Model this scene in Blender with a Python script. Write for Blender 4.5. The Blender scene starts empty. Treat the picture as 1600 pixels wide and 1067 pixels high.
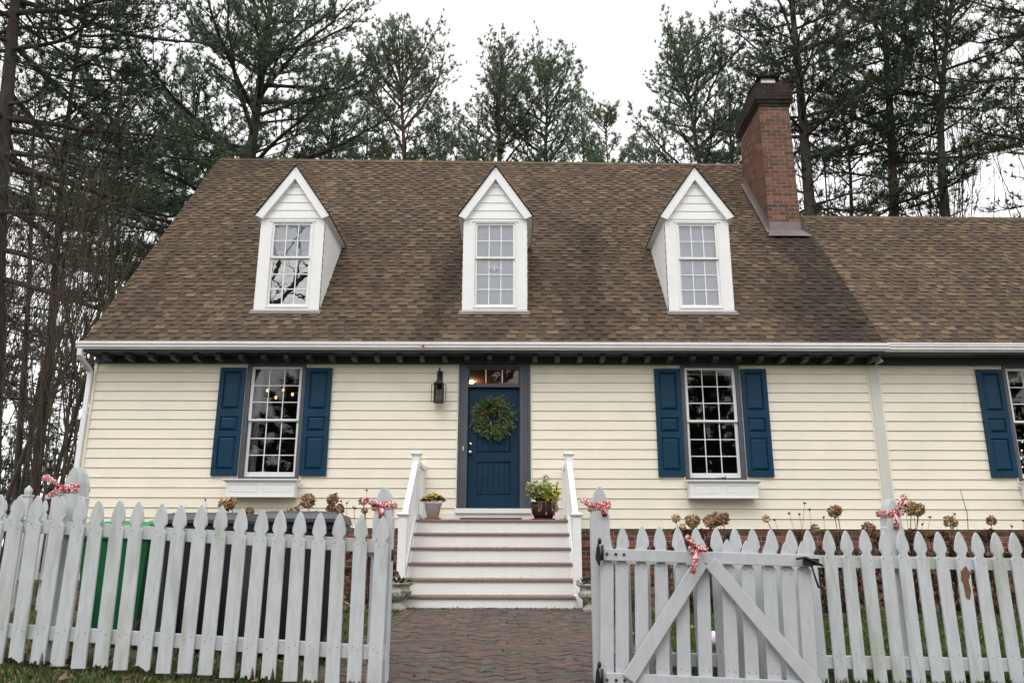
import bpy, math, random
import numpy as np
from mathutils import Matrix, Vector
PI = math.pi
random.seed(7)
SC = bpy.context.scene
COL = SC.collection

# ------------------------------------------------------------------ camera
F, CAMH, PITCH, ROLL = 1244.4, 0.68, math.atan(335 / 1244.4), 0.0025
cd = bpy.data.cameras.new('camera'); cam = bpy.data.objects.new('camera', cd); COL.objects.link(cam)
cd.sensor_width = 36; cd.lens = 28; cd.clip_start = 0.05; cd.clip_end = 2000
cam.matrix_world = Matrix.Translation((0, 0, CAMH)) @ Matrix.Rotation(PI / 2 + PITCH, 4, 'X') @ Matrix.Rotation(ROLL, 4, 'Z')
cd.dof.use_dof = True; cd.dof.focus_distance = 13.9; cd.dof.aperture_fstop = 4.5
SC.camera = cam

# ------------------------------------------------------------------ world, sun, exposure: bright overcast
SUN_EL, SUN_ROT = math.radians(52), math.radians(200)
w = bpy.data.worlds.new('World'); SC.world = w; w.use_nodes = True
nt = w.node_tree; nt.nodes.clear()
out = nt.nodes.new('ShaderNodeOutputWorld'); bg = nt.nodes.new('ShaderNodeBackground')
sky = nt.nodes.new('ShaderNodeTexSky'); sky.sky_type = 'NISHITA'; sky.sun_disc = False
sky.sun_elevation = SUN_EL; sky.sun_rotation = SUN_ROT; sky.dust_density = 4
hs = nt.nodes.new('ShaderNodeHueSaturation'); hs.inputs['Saturation'].default_value = 0.35
cl = nt.nodes.new('ShaderNodeMixRGB'); cl.blend_type = 'MIX'; cl.inputs[0].default_value = 0.8
cl.inputs[2].default_value = (12.0, 11.9, 11.9, 1)          # the even cloud layer
nt.links.new(sky.outputs[0], hs.inputs['Color']); nt.links.new(hs.outputs[0], cl.inputs[1])
nt.links.new(cl.outputs[0], bg.inputs[0]); bg.inputs[1].default_value = 0.13
nt.links.new(bg.outputs[0], out.inputs[0])
sd = bpy.data.lights.new('sun', 'SUN'); sd.energy = 0.7; sd.angle = math.radians(25); sd.color = (1, .97, .92)
so = bpy.data.objects.new('sun', sd); COL.objects.link(so)
so.rotation_euler = (math.radians(38), 0, math.radians(-20)); so.location = (-5, -10, 30)
vs = SC.view_settings; vs.view_transform = 'Standard'; vs.look = 'None'; vs.exposure = 0.3; vs.gamma = 1

# ------------------------------------------------------------------ pixel (of the 1600 px photo) -> point at a known depth
_R = np.array(cam.matrix_world.to_3x3())
def ray(px, py):
    return _R @ np.array([(px - 800) / F, (533.5 - py) / F, -1.0])
def at(px, py, Y):
    d = ray(px, py); k = Y / d[1]
    return Vector((d[0] * k, Y, CAMH + d[2] * k))

# ------------------------------------------------------------------ materials
MATS = {}
def mat(name, c, rough=.6, var=.12, scale=6, bump=0, bscale=60, tone=False, spec=.4, stain=None, metal=0, stretch=None, coat=0):
    """stain = (colour, scale, threshold, amount)"""
    if name in MATS: return MATS[name]
    m = bpy.data.materials.new(name); m.use_nodes = True; n = m.node_tree.nodes; l = m.node_tree.links
    b = n['Principled BSDF']; b.inputs['Roughness'].default_value = rough
    b.inputs['Specular IOR Level'].default_value = spec; b.inputs['Metallic'].default_value = metal
    if coat: b.inputs['Coat Weight'].default_value = coat
    geo = n.new('ShaderNodeNewGeometry'); pos = geo.outputs['Position']
    if stretch:
        mp = n.new('ShaderNodeMapping'); mp.inputs['Scale'].default_value = stretch
        l.new(pos, mp.inputs[0]); pos = mp.outputs[0]
    nz = n.new('ShaderNodeTexNoise'); nz.inputs['Scale'].default_value = scale; nz.inputs['Detail'].default_value = 5
    l.new(pos, nz.inputs['Vector'])
    mr = n.new('ShaderNodeMapRange'); mr.inputs[1].default_value = .3; mr.inputs[2].default_value = .7
    mr.inputs[3].default_value = 1 - var; mr.inputs[4].default_value = 1 + var
    l.new(nz.outputs[0], mr.inputs[0])
    mul = n.new('ShaderNodeVectorMath'); mul.operation = 'SCALE'
    if tone:
        a = n.new('ShaderNodeAttribute'); a.attribute_name = 'tone'
        m2 = n.new('ShaderNodeVectorMath'); m2.operation = 'MULTIPLY'; m2.inputs[1].default_value = c[:3]
        l.new(a.outputs['Vector'], m2.inputs[0]); l.new(m2.outputs[0], mul.inputs[0])
    else:
        mul.inputs[0].default_value = c[:3]
    l.new(mr.outputs[0], mul.inputs['Scale'])
    res = mul.outputs[0]
    for st in ([stain] if isinstance(stain, tuple) else (stain or [])):
        sc, ss, th, am = st
        z2 = n.new('ShaderNodeTexNoise'); z2.inputs['Scale'].default_value = ss; z2.inputs['Detail'].default_value = 7
        l.new(pos, z2.inputs['Vector'])
        r2 = n.new('ShaderNodeMapRange'); r2.inputs[1].default_value = th; r2.inputs[2].default_value = th + .16
        r2.inputs[3].default_value = 0; r2.inputs[4].default_value = am; l.new(z2.outputs[0], r2.inputs[0])
        mx = n.new('ShaderNodeMixRGB'); l.new(r2.outputs[0], mx.inputs[0]); l.new(res, mx.inputs[1])
        mx.inputs[2].default_value = (*sc, 1); res = mx.outputs[0]
    l.new(res, b.inputs['Base Color'])
    if bump:
        bz = n.new('ShaderNodeTexNoise'); bz.inputs['Scale'].default_value = bscale; bz.inputs['Detail'].default_value = 4
        l.new(pos, bz.inputs['Vector'])
        bp = n.new('ShaderNodeBump'); bp.inputs['Strength'].default_value = bump; bp.inputs['Distance'].default_value = .01
        l.new(bz.outputs[0], bp.inputs['Height']); l.new(bp.outputs[0], b.inputs['Normal'])
    MATS[name] = m; return m

def emit_mat(name, c, s):
    m = bpy.data.materials.new(name); m.use_nodes = True; b = m.node_tree.nodes['Principled BSDF']
    b.inputs['Base Color'].default_value = (*c, 1); b.inputs['Emission Color'].default_value = (*c, 1)
    b.inputs['Emission Strength'].default_value = s; MATS[name] = m; return m

def glass_mat(name, refl=.1, tint=(.86, .88, .9), wav=.02):
    m = bpy.data.materials.new(name); m.use_nodes = True; n = m.node_tree.nodes; l = m.node_tree.links; n.clear()
    o = n.new('ShaderNodeOutputMaterial'); mx = n.new('ShaderNodeMixShader'); t = n.new('ShaderNodeBsdfTransparent')
    g = n.new('ShaderNodeBsdfGlossy'); g.inputs['Roughness'].default_value = .01
    t.inputs[0].default_value = (*tint, 1)
    fr = n.new('ShaderNodeFresnel'); fr.inputs[0].default_value = 1.5
    ma = n.new('ShaderNodeMath'); ma.operation = 'MULTIPLY_ADD'; ma.inputs[1].default_value = 1.0; ma.inputs[2].default_value = refl
    ma.use_clamp = True
    nz = n.new('ShaderNodeTexNoise'); nz.inputs['Scale'].default_value = 3.2
    geo = n.new('ShaderNodeNewGeometry'); l.new(geo.outputs['Position'], nz.inputs['Vector'])
    bp = n.new('ShaderNodeBump'); bp.inputs['Strength'].default_value = wav; bp.inputs['Distance'].default_value = .05
    l.new(nz.outputs[0], bp.inputs['Height']); l.new(bp.outputs[0], g.inputs['Normal'])
    l.new(fr.outputs[0], ma.inputs[0]); l.new(ma.outputs[0], mx.inputs[0])
    l.new(t.outputs[0], mx.inputs[1]); l.new(g.outputs[0], mx.inputs[2]); l.new(mx.outputs[0], o.inputs[0])
    MATS[name] = m; return m

M = MATS
SID = mat('cream_siding', (.83, .775, .65), .45, .035, 2, .03, 140, stain=((.64, .59, .48), 1.3, .62, .22))
WHT = mat('white_trim', (.80, .80, .80), .4, .03, 4, .02, 120, stain=((.5, .48, .44), 2.2, .66, .3))
WHITEWOOD = mat('white_paint_worn', (.80, .80, .79), .5, .03, 5, .05, 90, stain=((.33, .29, .25), 5, .66, .45))
GUT = mat('gutter_white', (.8, .8, .82), .3, .05, 3, 0)
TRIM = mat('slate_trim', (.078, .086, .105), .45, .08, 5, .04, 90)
TRIM_SHADED = mat('slate_trim_shaded', (.055, .061, .072), .5, .1, 5, .04, 90)  # the slate trim again, darkened to paint in the shade under the eaves
BLUE = mat('blue_shutter', (.0035, .036, .074), .5, .1, 5, .08, 160, spec=.22)
DOORB = mat('blue_door', (.0035, .028, .058), .5, .08, 5, .05, 160, spec=.22)
ROOF = mat('asphalt_shingle', (1, 1, 1), .92, .16, 30, .5, 240, tone=True, spec=.2,
           stain=[((.036, .028, .024), .55, .54, .4), ((.15, .085, .045), .8, .64, .4)])
ROOFP = mat('asphalt_plain', (.1, .07, .052), .92, .2, 20, .4, 200, spec=.2)
BRK = mat('brick', (1, 1, 1), .85, .2, 40, .5, 120, tone=True, spec=.25)
CHB = mat('chimney_brick', (1, 1, 1), .85, .22, 40, .5, 120, tone=True, spec=.25, stain=((.035, .028, .024), 1.6, .6, .55))
SOOT = mat('sooty_brick', (1, 1, 1), .9, .3, 25, .6, 90, tone=True, spec=.2, stain=[((.02, .018, .014), 3, .45, .8), ((.12, .13, .03), 4, .66, .6)])
MORT = mat('mortar', (.36, .30, .23), .95, .2, 20, .3, 120)
FLASH = mat('lead_flashing', (.17, .135, .135), .45, .12, 5, .05, 60, metal=.2)
FLUE = mat('galvanised_steel', (.5, .5, .5), .35, .15, 9, 0, metal=.8)
BLACK = mat('black_iron', (.012, .012, .013), .5, .2, 20, .1, 150)
TREAD = mat('composite_tread', (.23, .16, .13), .6, .18, 14, .1, 120, stretch=(1, 5, 5))
PAVER = mat('clay_paver', (1, 1, 1), .85, .25, 50, .5, 140, tone=True, spec=.25, stain=[((.1, .087, .07), 1.1, .42, .5), ((.15, .1, .065), 9, .58, .45)])
SAND = mat('joint_sand', (.06, .05, .038), .95, .3, 20, .3, 80, stain=((.04, .06, .02), 5, .55, .5))
FEN = mat('fence_paint', (.53, .552, .572), .6, .09, 9, .15, 60, stretch=(4, 4, .8),
          stain=[((.27, .30, .18), 2.4, .53, .5), ((.13, .12, .10), 9, .66, .55)])
GATE = mat('gate_paint', (.49, .506, .53), .5, .06, 8, .08, 50, stretch=(3, 3, 1), stain=((.26, .26, .24), 6, .66, .5))
FBK = mat('bare_wood', (.16, .09, .05), .85, .25, 30, .4, 60, stretch=(6, 6, 1))
BARK = mat('pine_bark', (.052, .042, .035), .95, .45, 9, .7, 26, stretch=(1, 1, .35))
BARKR = mat('reddish_bark', (.12, .07, .05), .95, .4, 9, .7, 26, stretch=(1, 1, .35))
BARE = mat('bare_bark', (.07, .055, .045), .95, .35, 10, .5, 40)
MYRT = mat('olive_brown_stem', (.062, .046, .03), .8, .35, 9, .3, 60)
NEED = mat('pine_needles', (1, 1, 1), .55, .2, 3, 0, tone=True, spec=.35)
def translucent(m, f):
    n = m.node_tree.nodes; l = m.node_tree.links; b = n['Principled BSDF']; o = [q for q in n if q.bl_idname == 'ShaderNodeOutputMaterial'][0]
    t = n.new('ShaderNodeBsdfTranslucent'); mx = n.new('ShaderNodeMixShader'); mx.inputs[0].default_value = f
    l.new(b.inputs['Base Color'].links[0].from_socket, t.inputs[0]); l.new(b.outputs[0], mx.inputs[1]); l.new(t.outputs[0], mx.inputs[2]); l.new(mx.outputs[0], o.inputs[0])
translucent(NEED, .35)
LEAF = mat('leaf', (1, 1, 1), .5, .2, 20, 0, tone=True, spec=.4)
DRY = mat('dry_plant', (1, 1, 1), .85, .25, 30, 0, tone=True, spec=.2)
GRS = mat('grass_blade', (1, 1, 1), .55, .15, 8, 0, tone=True, spec=.3)
LAWN = mat('lawn_soil', (.05, .055, .024), .95, .4, 3, .6, 40, stain=((.085, .06, .035), 1.4, .5, .8))
FARG = mat('field', (.07, .065, .04), .95, .3, .4, 0)
BINB = mat('bin_black', (.012, .014, .02), .42, .15, 8, .05, 90)
BINL = mat('bin_lid_slate', (.05, .056, .072), .35, .15, 8, .05, 90)
BING = mat('bin_green', (.004, .095, .034), .4, .12, 8, .05, 90)
BINGL = mat('bin_green_lid', (.008, .25, .09), .35, .12, 8, .05, 90)
RUB = mat('rubber', (.015, .015, .015), .8, .2, 20)
TERR = mat('terracotta', (.25, .08, .04), .7, .15, 20)
POTW = mat('pale_pot', (.64, .64, .63), .5, .06, 12)
POTB = mat('oxblood_pot', (.045, .014, .012), .25, .2, 12)
STONE = mat('cast_stone', (.4, .4, .33), .9, .2, 18, .6, 50, stain=[((.04, .04, .03), 8, .47, .8), ((.17, .19, .09), 5, .55, .5)])
SOIL = mat('soil', (.03, .022, .016), .95, .3, 30, .5, 60)
CHROME = mat('brushed_nickel', (.6, .58, .55), .25, .05, 5, metal=1)
RUST = mat('rusty_iron', (.05, .03, .022), .7, .5, 30, .3, 60)
CURT = mat('sheer_curtain', (.62, .63, .65), .8, .08, 3)
CURT2 = mat('dull_curtain', (.5, .53, .57), .8, .08, 3)
SHADE = mat('drawn_blind', (.74, .78, .85), .8, .02, 2)
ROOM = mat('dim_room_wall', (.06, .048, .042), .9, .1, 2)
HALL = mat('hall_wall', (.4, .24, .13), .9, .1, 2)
MATM = mat('door_mat', (.05, .04, .045), .95, .3, 30, .5, 90)
BULB = emit_mat('warm_bulb', (1, .5, .2), 2.4)
FAIRY = emit_mat('fairy_bulb', (1, .6, .25), 9)
FAIRYB = emit_mat('fairy_bulb_blue', (.1, .3, 1), 4)
GLS = glass_mat('window_glass', .045, (.72, .72, .72), .012)
GLD = glass_mat('dormer_glass', .13, (.85, .87, .9), .02)
GLO = glass_mat('dormer_glass_clear', .32, (.5, .5, .5), .02)
GLL = glass_mat('lantern_glass', .03, (.6, .6, .6), .02)
RED = mat('red_plastic', (.5, .02, .02), .5, .1, 20)
PINK = mat('pale_pink', (.75, .6, .68), .5, .2, 30)

def ribbon_mat():
    m = bpy.data.materials.new('floral_ribbon'); m.use_nodes = True; n = m.node_tree.nodes; l = m.node_tree.links
    b = n['Principled BSDF']; b.inputs['Roughness'].default_value = .8
    g = n.new('ShaderNodeNewGeometry'); v = n.new('ShaderNodeTexVoronoi'); v.inputs['Scale'].default_value = 46
    l.new(g.outputs['Position'], v.inputs['Vector'])
    r = n.new('ShaderNodeValToRGB'); r.color_ramp.interpolation = 'CONSTANT'
    e = r.color_ramp.elements; e[0].position = 0; e[0].color = (.72, .62, .6, 1); e[1].position = .32; e[1].color = (.42, .02, .03, 1)
    x = r.color_ramp.elements.new(.62); x.color = (.72, .6, .6, 1)
    l.new(v.outputs['Distance'], r.inputs[0]); l.new(r.outputs[0], b.inputs['Base Color']); return m
RIB = ribbon_mat()

# ------------------------------------------------------------------ mesh building
class MB:
    def __init__(s): s.v = []; s.f = []; s.t = []; s.sm = []
    def add(s, vs, fs, tone=(1, 1, 1), smooth=False):
        o = len(s.v); s.v += [tuple(p) for p in vs]
        for f in fs: s.f.append([o + i for i in f]); s.t.append(tone); s.sm.append(smooth)
        return s
    def quad(s, a, b, c, d, tone=(1, 1, 1)): return s.add([a, b, c, d], [(0, 1, 2, 3)], tone)
    def box(s, x0, x1, y0, y1, z0, z1, tone=(1, 1, 1)):
        return s.add([(x0, y0, z0), (x1, y0, z0), (x1, y1, z0), (x0, y1, z0), (x0, y0, z1), (x1, y0, z1), (x1, y1, z1), (x0, y1, z1)],
                     [(3, 2, 1, 0), (4, 5, 6, 7), (0, 1, 5, 4), (1, 2, 6, 5), (2, 3, 7, 6), (3, 0, 4, 7)], tone)
    def bar(s, p, q, a, b, up=(0, 0, 1), tone=(1, 1, 1)):
        """bar from p to q; a = full width across, b = full size along 'up'"""
        p = Vector(p); q = Vector(q); d = (q - p).normalized(); sx = d.cross(Vector(up)).normalized(); u = sx.cross(d)
        c = []
        for e in (p, q):
            for i, j in ((-1, -1), (1, -1), (1, 1), (-1, 1)): c.append(e + sx * i * a / 2 + u * j * b / 2)
        return s.add(c, [(0, 1, 2, 3), (7, 6, 5, 4), (0, 4, 5, 1), (1, 5, 6, 2), (2, 6, 7, 3), (3, 7, 4, 0)], tone)
    def prism(s, o, y0, y1, tone=(1, 1, 1), axis='y'):
        """outline of (x,z) pairs swept along y (or (y,z) along x with axis='x')"""
        n = len(o); P = (lambda a, b, t: (a, t, b)) if axis == 'y' else (lambda a, b, t: (t, a, b))
        vs = [P(a, b, y0) for a, b in o] + [P(a, b, y1) for a, b in o]
        fs = [tuple(range(n)), tuple(range(2 * n - 1, n - 1, -1))]
        fs += [(i, i + n, (i + 1) % n + n, (i + 1) % n) for i in range(n)]
        return s.add(vs, fs, tone)
    def tube(s, pts, r, n=6, tone=(1, 1, 1), cap=True):
        pts = [Vector(p) for p in pts]; m = len(pts)
        if not hasattr(r, '__len__'): r = [r] * m
        d0 = (pts[-1] - pts[0]).normalized(); ref = Vector((0, 0, 1)) if abs(d0.z) < .8 else Vector((1, 0, 0))
        vs = []
        for i in range(m):
            d = (pts[min(i + 1, m - 1)] - pts[max(i - 1, 0)]).normalized()
            a = d.cross(ref).normalized(); b = d.cross(a)
            for k in range(n):
                t = 2 * PI * k / n; vs.append(pts[i] + (a * math.cos(t) + b * math.sin(t)) * r[i])
        fs = [(i * n + k, i * n + (k + 1) % n, (i + 1) * n + (k + 1) % n, (i + 1) * n + k) for i in range(m - 1) for k in range(n)]
        if cap: fs += [tuple(range(n - 1, -1, -1)), tuple(range((m - 1) * n, m * n))]
        return s.add(vs, fs, tone, True)
    def lathe(s, prof, c, n=24, tone=(1, 1, 1), square=False, flute=0):
        vs = []; m = len(prof)
        for r, z in prof:
            for k in range(n):
                t = 2 * PI * k / n; rr = r
                if square: rr = r / max(abs(math.cos(t)), abs(math.sin(t)))
                if flute: rr = r * (1 + flute * (abs(math.sin(t * 9)) - .5))
                vs.append((c[0] + rr * math.cos(t), c[1] + rr * math.sin(t), c[2] + z))
        fs = [(i * n + k, i * n + (k + 1) % n, (i + 1) * n + (k + 1) % n, (i + 1) * n + k) for i in range(m - 1) for k in range(n)]
        fs += [tuple(range(n - 1, -1, -1)), tuple(range((m - 1) * n, m * n))]
        return s.add(vs, fs, tone, True)
    def ball(s, c, r, n=8, tone=(1, 1, 1), sq=1):
        prof = [(r * math.sin(PI * (i + .02) / 6.04), -r * sq * math.cos(PI * (i + .02) / 6.04)) for i in range(7)]
        return s.lathe(prof, c, n, tone)
    def card(s, c, d, u, L, W, tone, bend=0):
        """a small leaf: two triangles folded about its mid rib"""
        c = Vector(c); d = Vector(d).normalized(); u = Vector(u); sx = d.cross(u)
        if sx.length < 1e-4: sx = d.cross(Vector((.3, .9, .2)))
        sx.normalize(); up = sx.cross(d)
        m = c + d * L * .5 + up * bend * L
        return s.add([c, m + sx * W / 2 - up * W * .15, c + d * L, m - sx * W / 2 - up * W * .15], [(0, 1, 2), (0, 2, 3)], tone)
    def mesh(s, name, m):
        me = bpy.data.meshes.new(name); me.from_pydata(s.v, [], s.f); me.materials.append(m)
        if any(s.sm): me.polygons.foreach_set('use_smooth', s.sm)
        if 'tone' in [nn.attribute_name for nn in m.node_tree.nodes if nn.bl_idname == 'ShaderNodeAttribute']:
            a = me.attributes.new('tone', 'FLOAT_VECTOR', 'FACE'); a.data.foreach_set('vector', np.array(s.t, 'f').ravel())
        me.update(); return me
    def build(s, name, m, parent=None, bevel=0, loc=None):
        o = bpy.data.objects.new(name, s.mesh(name, m)); COL.objects.link(o)
        if parent: o.parent = parent
        if loc is not None: o.location = loc
        if bevel:
            b = o.modifiers.new('bevel', 'BEVEL'); b.width = bevel; b.segments = 2; b.limit_method = 'ANGLE'; b.angle_limit = math.radians(40)
        return o

def np_mesh(name, V, FA, m, T=None, smooth=False):
    """V (n,3), FA (k,c) faces with c corners each, T (k,3) tone"""
    me = bpy.data.meshes.new(name); V = np.asarray(V, 'f'); FA = np.asarray(FA, 'i'); k, c = FA.shape
    me.vertices.add(len(V)); me.vertices.foreach_set('co', V.ravel())
    me.loops.add(k * c); me.loops.foreach_set('vertex_index', FA.ravel())
    me.polygons.add(k); me.polygons.foreach_set('loop_start', np.arange(0, k * c, c, dtype='i'))
    me.polygons.foreach_set('loop_total', np.full(k, c, 'i'))
    if smooth: me.polygons.foreach_set('use_smooth', np.ones(k, bool))
    me.materials.append(m); me.update(calc_edges=True)
    if T is not None:
        a = me.attributes.new('tone', 'FLOAT_VECTOR', 'FACE'); a.data.foreach_set('vector', np.asarray(T, 'f').ravel())
    me.validate(); return me

def link(name, me, parent=None, loc=None):
    o = bpy.data.objects.new(name, me); COL.objects.link(o)
    if parent: o.parent = parent
    if loc is not None: o.location = loc
    return o
def tag(o, label=None, cat=None, group=None, kind=None):
    if label: o['label'] = label
    if cat: o['category'] = cat
    if group: o['group'] = group
    if kind: o['kind'] = kind
    return o
def thing(name, label, cat, loc=(0, 0, 0), group=None, rot=None):
    o = bpy.data.objects.new(name, None); COL.objects.link(o); o.location = loc; o.empty_display_size = .2
    if rot: o.rotation_euler = rot
    return tag(o, label, cat, group)

# ================================================================== GROUND
def path_z(y): return -.155 + .155 * min(1, max(0, (y - 5) / 6.5))
def gz(x, y):
    z = path_z(y); k = 1 - min(1, max(0, (y - 5.3) / 5))
    if x < -.95: z += min(.25, (-x - .95) * .072) * k
    if x > .9: z -= min(.03, (x - .9) * .012) * k
    return z
PX0, PX1 = -1.42, 1.12
def ground():
    xs = [-400, -120, -50, -25, -14] + list(np.arange(-10, 14.01, .5)) + [18, 28, 50, 120, 400]
    ys = [-200, -60, -25, -10, -4, 0, 2, 3] + list(np.arange(3.5, 14.01, .5)) + [17, 22, 30, 45, 80, 150, 500]
    V = [(x, y, gz(x, y) - .012 + (random.uniform(-.008, .008) if 3 < y < 14 and abs(x) < 10 else 0)) for y in ys for x in xs]
    n = len(xs)
    Fq = [(j * n + i, j * n + i + 1, (j + 1) * n + i + 1, (j + 1) * n + i) for j in range(len(ys) - 1) for i in range(n - 1)]
    me = np_mesh('ground', V, Fq, LAWN, smooth=True); tag(link('ground', me), kind='structure')
ground()

def path():
    root = bpy.data.objects.new('path', None)
    b = MB()
    ys = list(np.arange(2.4, 11.45, .5)) + [11.5]
    for a, c in zip(ys[:-1], ys[1:]):
        b.quad((PX0, a, path_z(a) + .002), (PX1, a, path_z(a) + .002), (PX1, c, path_z(c) + .002), (PX0, c, path_z(c) + .002))
    bed = b.build('path', SAND); tag(bed, kind='structure')
    pal = [(.13, .083, .068), (.122, .08, .067), (.105, .08, .07), (.093, .083, .077), (.083, .077, .073), (.148, .088, .07), (.12, .098, .087), (.098, .084, .077)]
    rng = random.Random(3); p = MB(); U = .077; s = math.sqrt(.5)
    def brick(cx, cy, ang, L=.154, Wd=.077):
        L -= .006; Wd -= .005; ca, sa = math.cos(ang), math.sin(ang); z = path_z(cy) + .010 + rng.uniform(-.006, .005)
        tx, ty = rng.uniform(-.02, .02), rng.uniform(-.02, .02); t = rng.choice(pal); k = rng.uniform(.8, 1.2); t = tuple(q * k for q in t)
        vs = []
        for zz, sh in ((0, 0), (1, 0), (1, .005)):
            for i, j in ((-1, -1), (1, -1), (1, 1), (-1, 1)):
                a = i * (L / 2 - sh); c = j * (Wd / 2 - sh)
                h = z - .03 if zz == 0 else z + a * tx + c * ty - (.004 if sh == 0 else 0)
                vs.append((cx + a * ca - c * sa, cy + a * sa + c * ca, h))
        fs = [(8, 9, 10, 11)] + [(i + o, (i + 1) % 4 + o, (i + 1) % 4 + 4 + o, i + 4 + o) for o in (0, 4) for i in range(4)]
        p.add(vs, fs, t)
    for i in range(-120, 220):
        for j in range(-120, 220):
            r = (i - j) % 4
            if r == 0: u, v, a = i + 1, j + .5, 0
            elif r == 3: u, v, a = i + .5, j + 1, PI / 2
            else: continue
            x = (u - v) * U * s; y = (u + v) * U * s
            if PX0 + .21 < x < PX1 - .21 and 3.2 < y < 11.45: brick(x, y, a + PI / 4, .154, .077)
    for x in (PX0 + .04, PX0 + .118, PX1 - .118, PX1 - .04):
        y = 3.2
        while y < 11.4: brick(x, y, PI / 2); y += .154
    o = p.build('paving_brick', PAVER, bed); tag(o, kind='stuff')
path()

# ================================================================== HOUSE
HY = 13.7                                     # face of the siding
house = thing('house', 'cream clapboard house with brown shingle roof, three white dormers and navy blue shutters', 'house', (0, HY, 0))
house_inv = Vector((0, -HY, 0))
def hpart(b, name, m, parent=None, bevel=0, label=None):
    """geometry is written in world coordinates; every part hangs under the house empty"""
    o = b.build(name, m, parent or house, bevel)
    o.location = house_inv if parent is None else (0, 0, 0)
    if label: o['label'] = label
    return o
Z0, Z1, EXP = 1.12, 3.945, .1662
XL, XM, XR = -7.33, 6.44, 12.6
# openings (x0, x1, z0, z1)
WIN = [(-4.137, 1.035), (3.48, 1.035), (9.14, 1.035)]
OPEN = [(c - w_ / 2 + .03, c + w_ / 2 - .03, 1.95, 3.92) for c, w_ in WIN] + [(-.9, .295, 1.3, 3.93)]

def siding():
    b = MB()
    nc = int(math.ceil((Z1 - Z0) / EXP))
    prof = []                                # (dz within course, offset out of the wall)
    for t, o in ((0, .007), (.04, .017), (.09, .0195), (.14, .015), (.165, .009), (.2, .0115), (1.0, .001)): prof.append((t, o))
    cuts = sorted({q for op in OPEN for q in op[2:]})
    for c in range(nc):
        zb = Z0 + c * EXP
        # butt under the lip
        segs = []
        for (t0, o0), (t1, o1) in zip(prof[:-1], prof[1:]):
            za, zc = zb + t0 * EXP, zb + t1 * EXP
            zz = [za] + [q for q in cuts if za + 1e-5 < q < zc - 1e-5] + [zc]
            for q0, q1 in zip(zz[:-1], zz[1:]):
                f = lambda q: o0 + (o1 - o0) * (q - za) / (zc - za)
                segs.append((q0, q1, f(q0), f(q1)))
        segs = [(zb, zb, .001, .006)] + segs
        for q0, q1, a0, a1 in segs:
            if q0 >= Z1: continue
            mid = (q0 + q1) / 2
            xs = [XL]
            for x0, x1, u, v in sorted(OPEN):
                if u < mid < v: xs += [x0, x1]
            xs.append(XR)
            sr = random.Random(c // 2); sm_ = [XL + sr.uniform(.6, 3.4) + 3.66 * q for q in range(6)]       # laps between the vinyl lengths
            for i in range(0, len(xs), 2):
                br = [xs[i]] + [q for q in sm_ if xs[i] + .05 < q < xs[i + 1] - .05] + [xs[i + 1]]
                for u0, u1 in zip(br[:-1], br[1:]):
                    n_ = sum(1 for q in sm_ if q < (u0 + u1) / 2); d_ = .0016 * (n_ % 2)
                    b.quad((u0, HY - a0 - d_, q0), (u1, HY - a0 - d_, q0), (u1, HY - a1 - d_, min(q1, Z1 + .02)), (u0, HY - a1 - d_, min(q1, Z1 + .02)))
    # gable end, back and the far end: plain courses
    for x, d in ((XL, -1), (XR, 1)):
        for c in range(40):
            z = Z0 + c * EXP
            ym = max(0, (z - 4.2) / 1.212)
            if d > 0 and z > 8: break
            y0, y1 = HY + ym, 22.9 - ym
            if y1 < y0 or z > 10: break
            b.quad((x + d * .015, y0, z), (x + d * .015, y1, z), (x, y1, z + EXP), (x, y0, z + EXP))
    b.quad((XL, 22.9, Z0), (XR, 22.9, Z0), (XR, 22.9, 4.3), (XL, 22.9, 4.3))
    hpart(b, 'wall_siding', SID)
    # J channels: thin cream rims round the openings, the corner and the middle corner board
    class JB:
        def box(s_, *a): hpart(MB().box(*a), 'siding_trim', SID)
    j = JB()
    for x0, x1, u, v in OPEN[:3]:
        j.box(x0 - .055, x0 - .036, HY - .03, HY - .004, 1.9, 3.94); j.box(x1 + .036, x1 + .055, HY - .03, HY - .004, 1.9, 3.94)
    x0, x1, u, v = OPEN[3]
    j.box(x0 - .05, x0 - .031, HY - .03, HY - .004, 1.13, 3.94); j.box(x1 + .031, x1 + .05, HY - .03, HY - .004, 1.13, 3.94)
    j.box(XL - .02, XL + .025, HY - .034, HY + .03, Z0, 3.94)
    j.box(6.245, 6.268, HY - .032, HY - .004, Z0, 3.94); j.box(6.447, 6.47, HY - .032, HY - .004, Z0, 3.94)
    c = MB(); c.box(6.27, 6.445, HY - .045, HY - .003, Z0 - .004, 3.942)
    hpart(c, 'corner_board', mat('putty_trim', (.6, .59, .53), .5, .04, 3), bevel=.003)
siding()

def brick_face(p, x0, x1, z0, z1, P, rng, pal, L=.235, h=.083, j=.013, d=.006):
    """bricks laid on a face; P(u, out, z) gives the point"""
    row = 0; z = z0
    while z < z1 - .02:
        u = x0 - (L / 2 if row % 2 else 0)
        while u < x1 - .005:
            a, c = max(x0, u) , min(x1, u + L - j)
            if c - a > .02:
                k = rng.uniform(.75, 1.2); t = tuple(q * k for q in rng.choice(pal)); zt = min(z + h - j, z1); dd = d + rng.uniform(-.002, .002)
                vs = [P(a, 0, z), P(c, 0, z), P(c, 0, zt), P(a, 0, zt), P(a, dd, z), P(c, dd, z), P(c, dd, zt), P(a, dd, zt)]
                p.add(vs, [(4, 5, 6, 7), (0, 1, 5, 4), (1, 2, 6, 5), (2, 3, 7, 6), (3, 0, 4, 7)], t)
            u += L
        z += h; row += 1
REDP = [(.17, .06, .045), (.15, .055, .045), (.2, .075, .052), (.11, .048, .042), (.24, .095, .065), (.13, .06, .05), (.085, .045, .042)]
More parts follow.
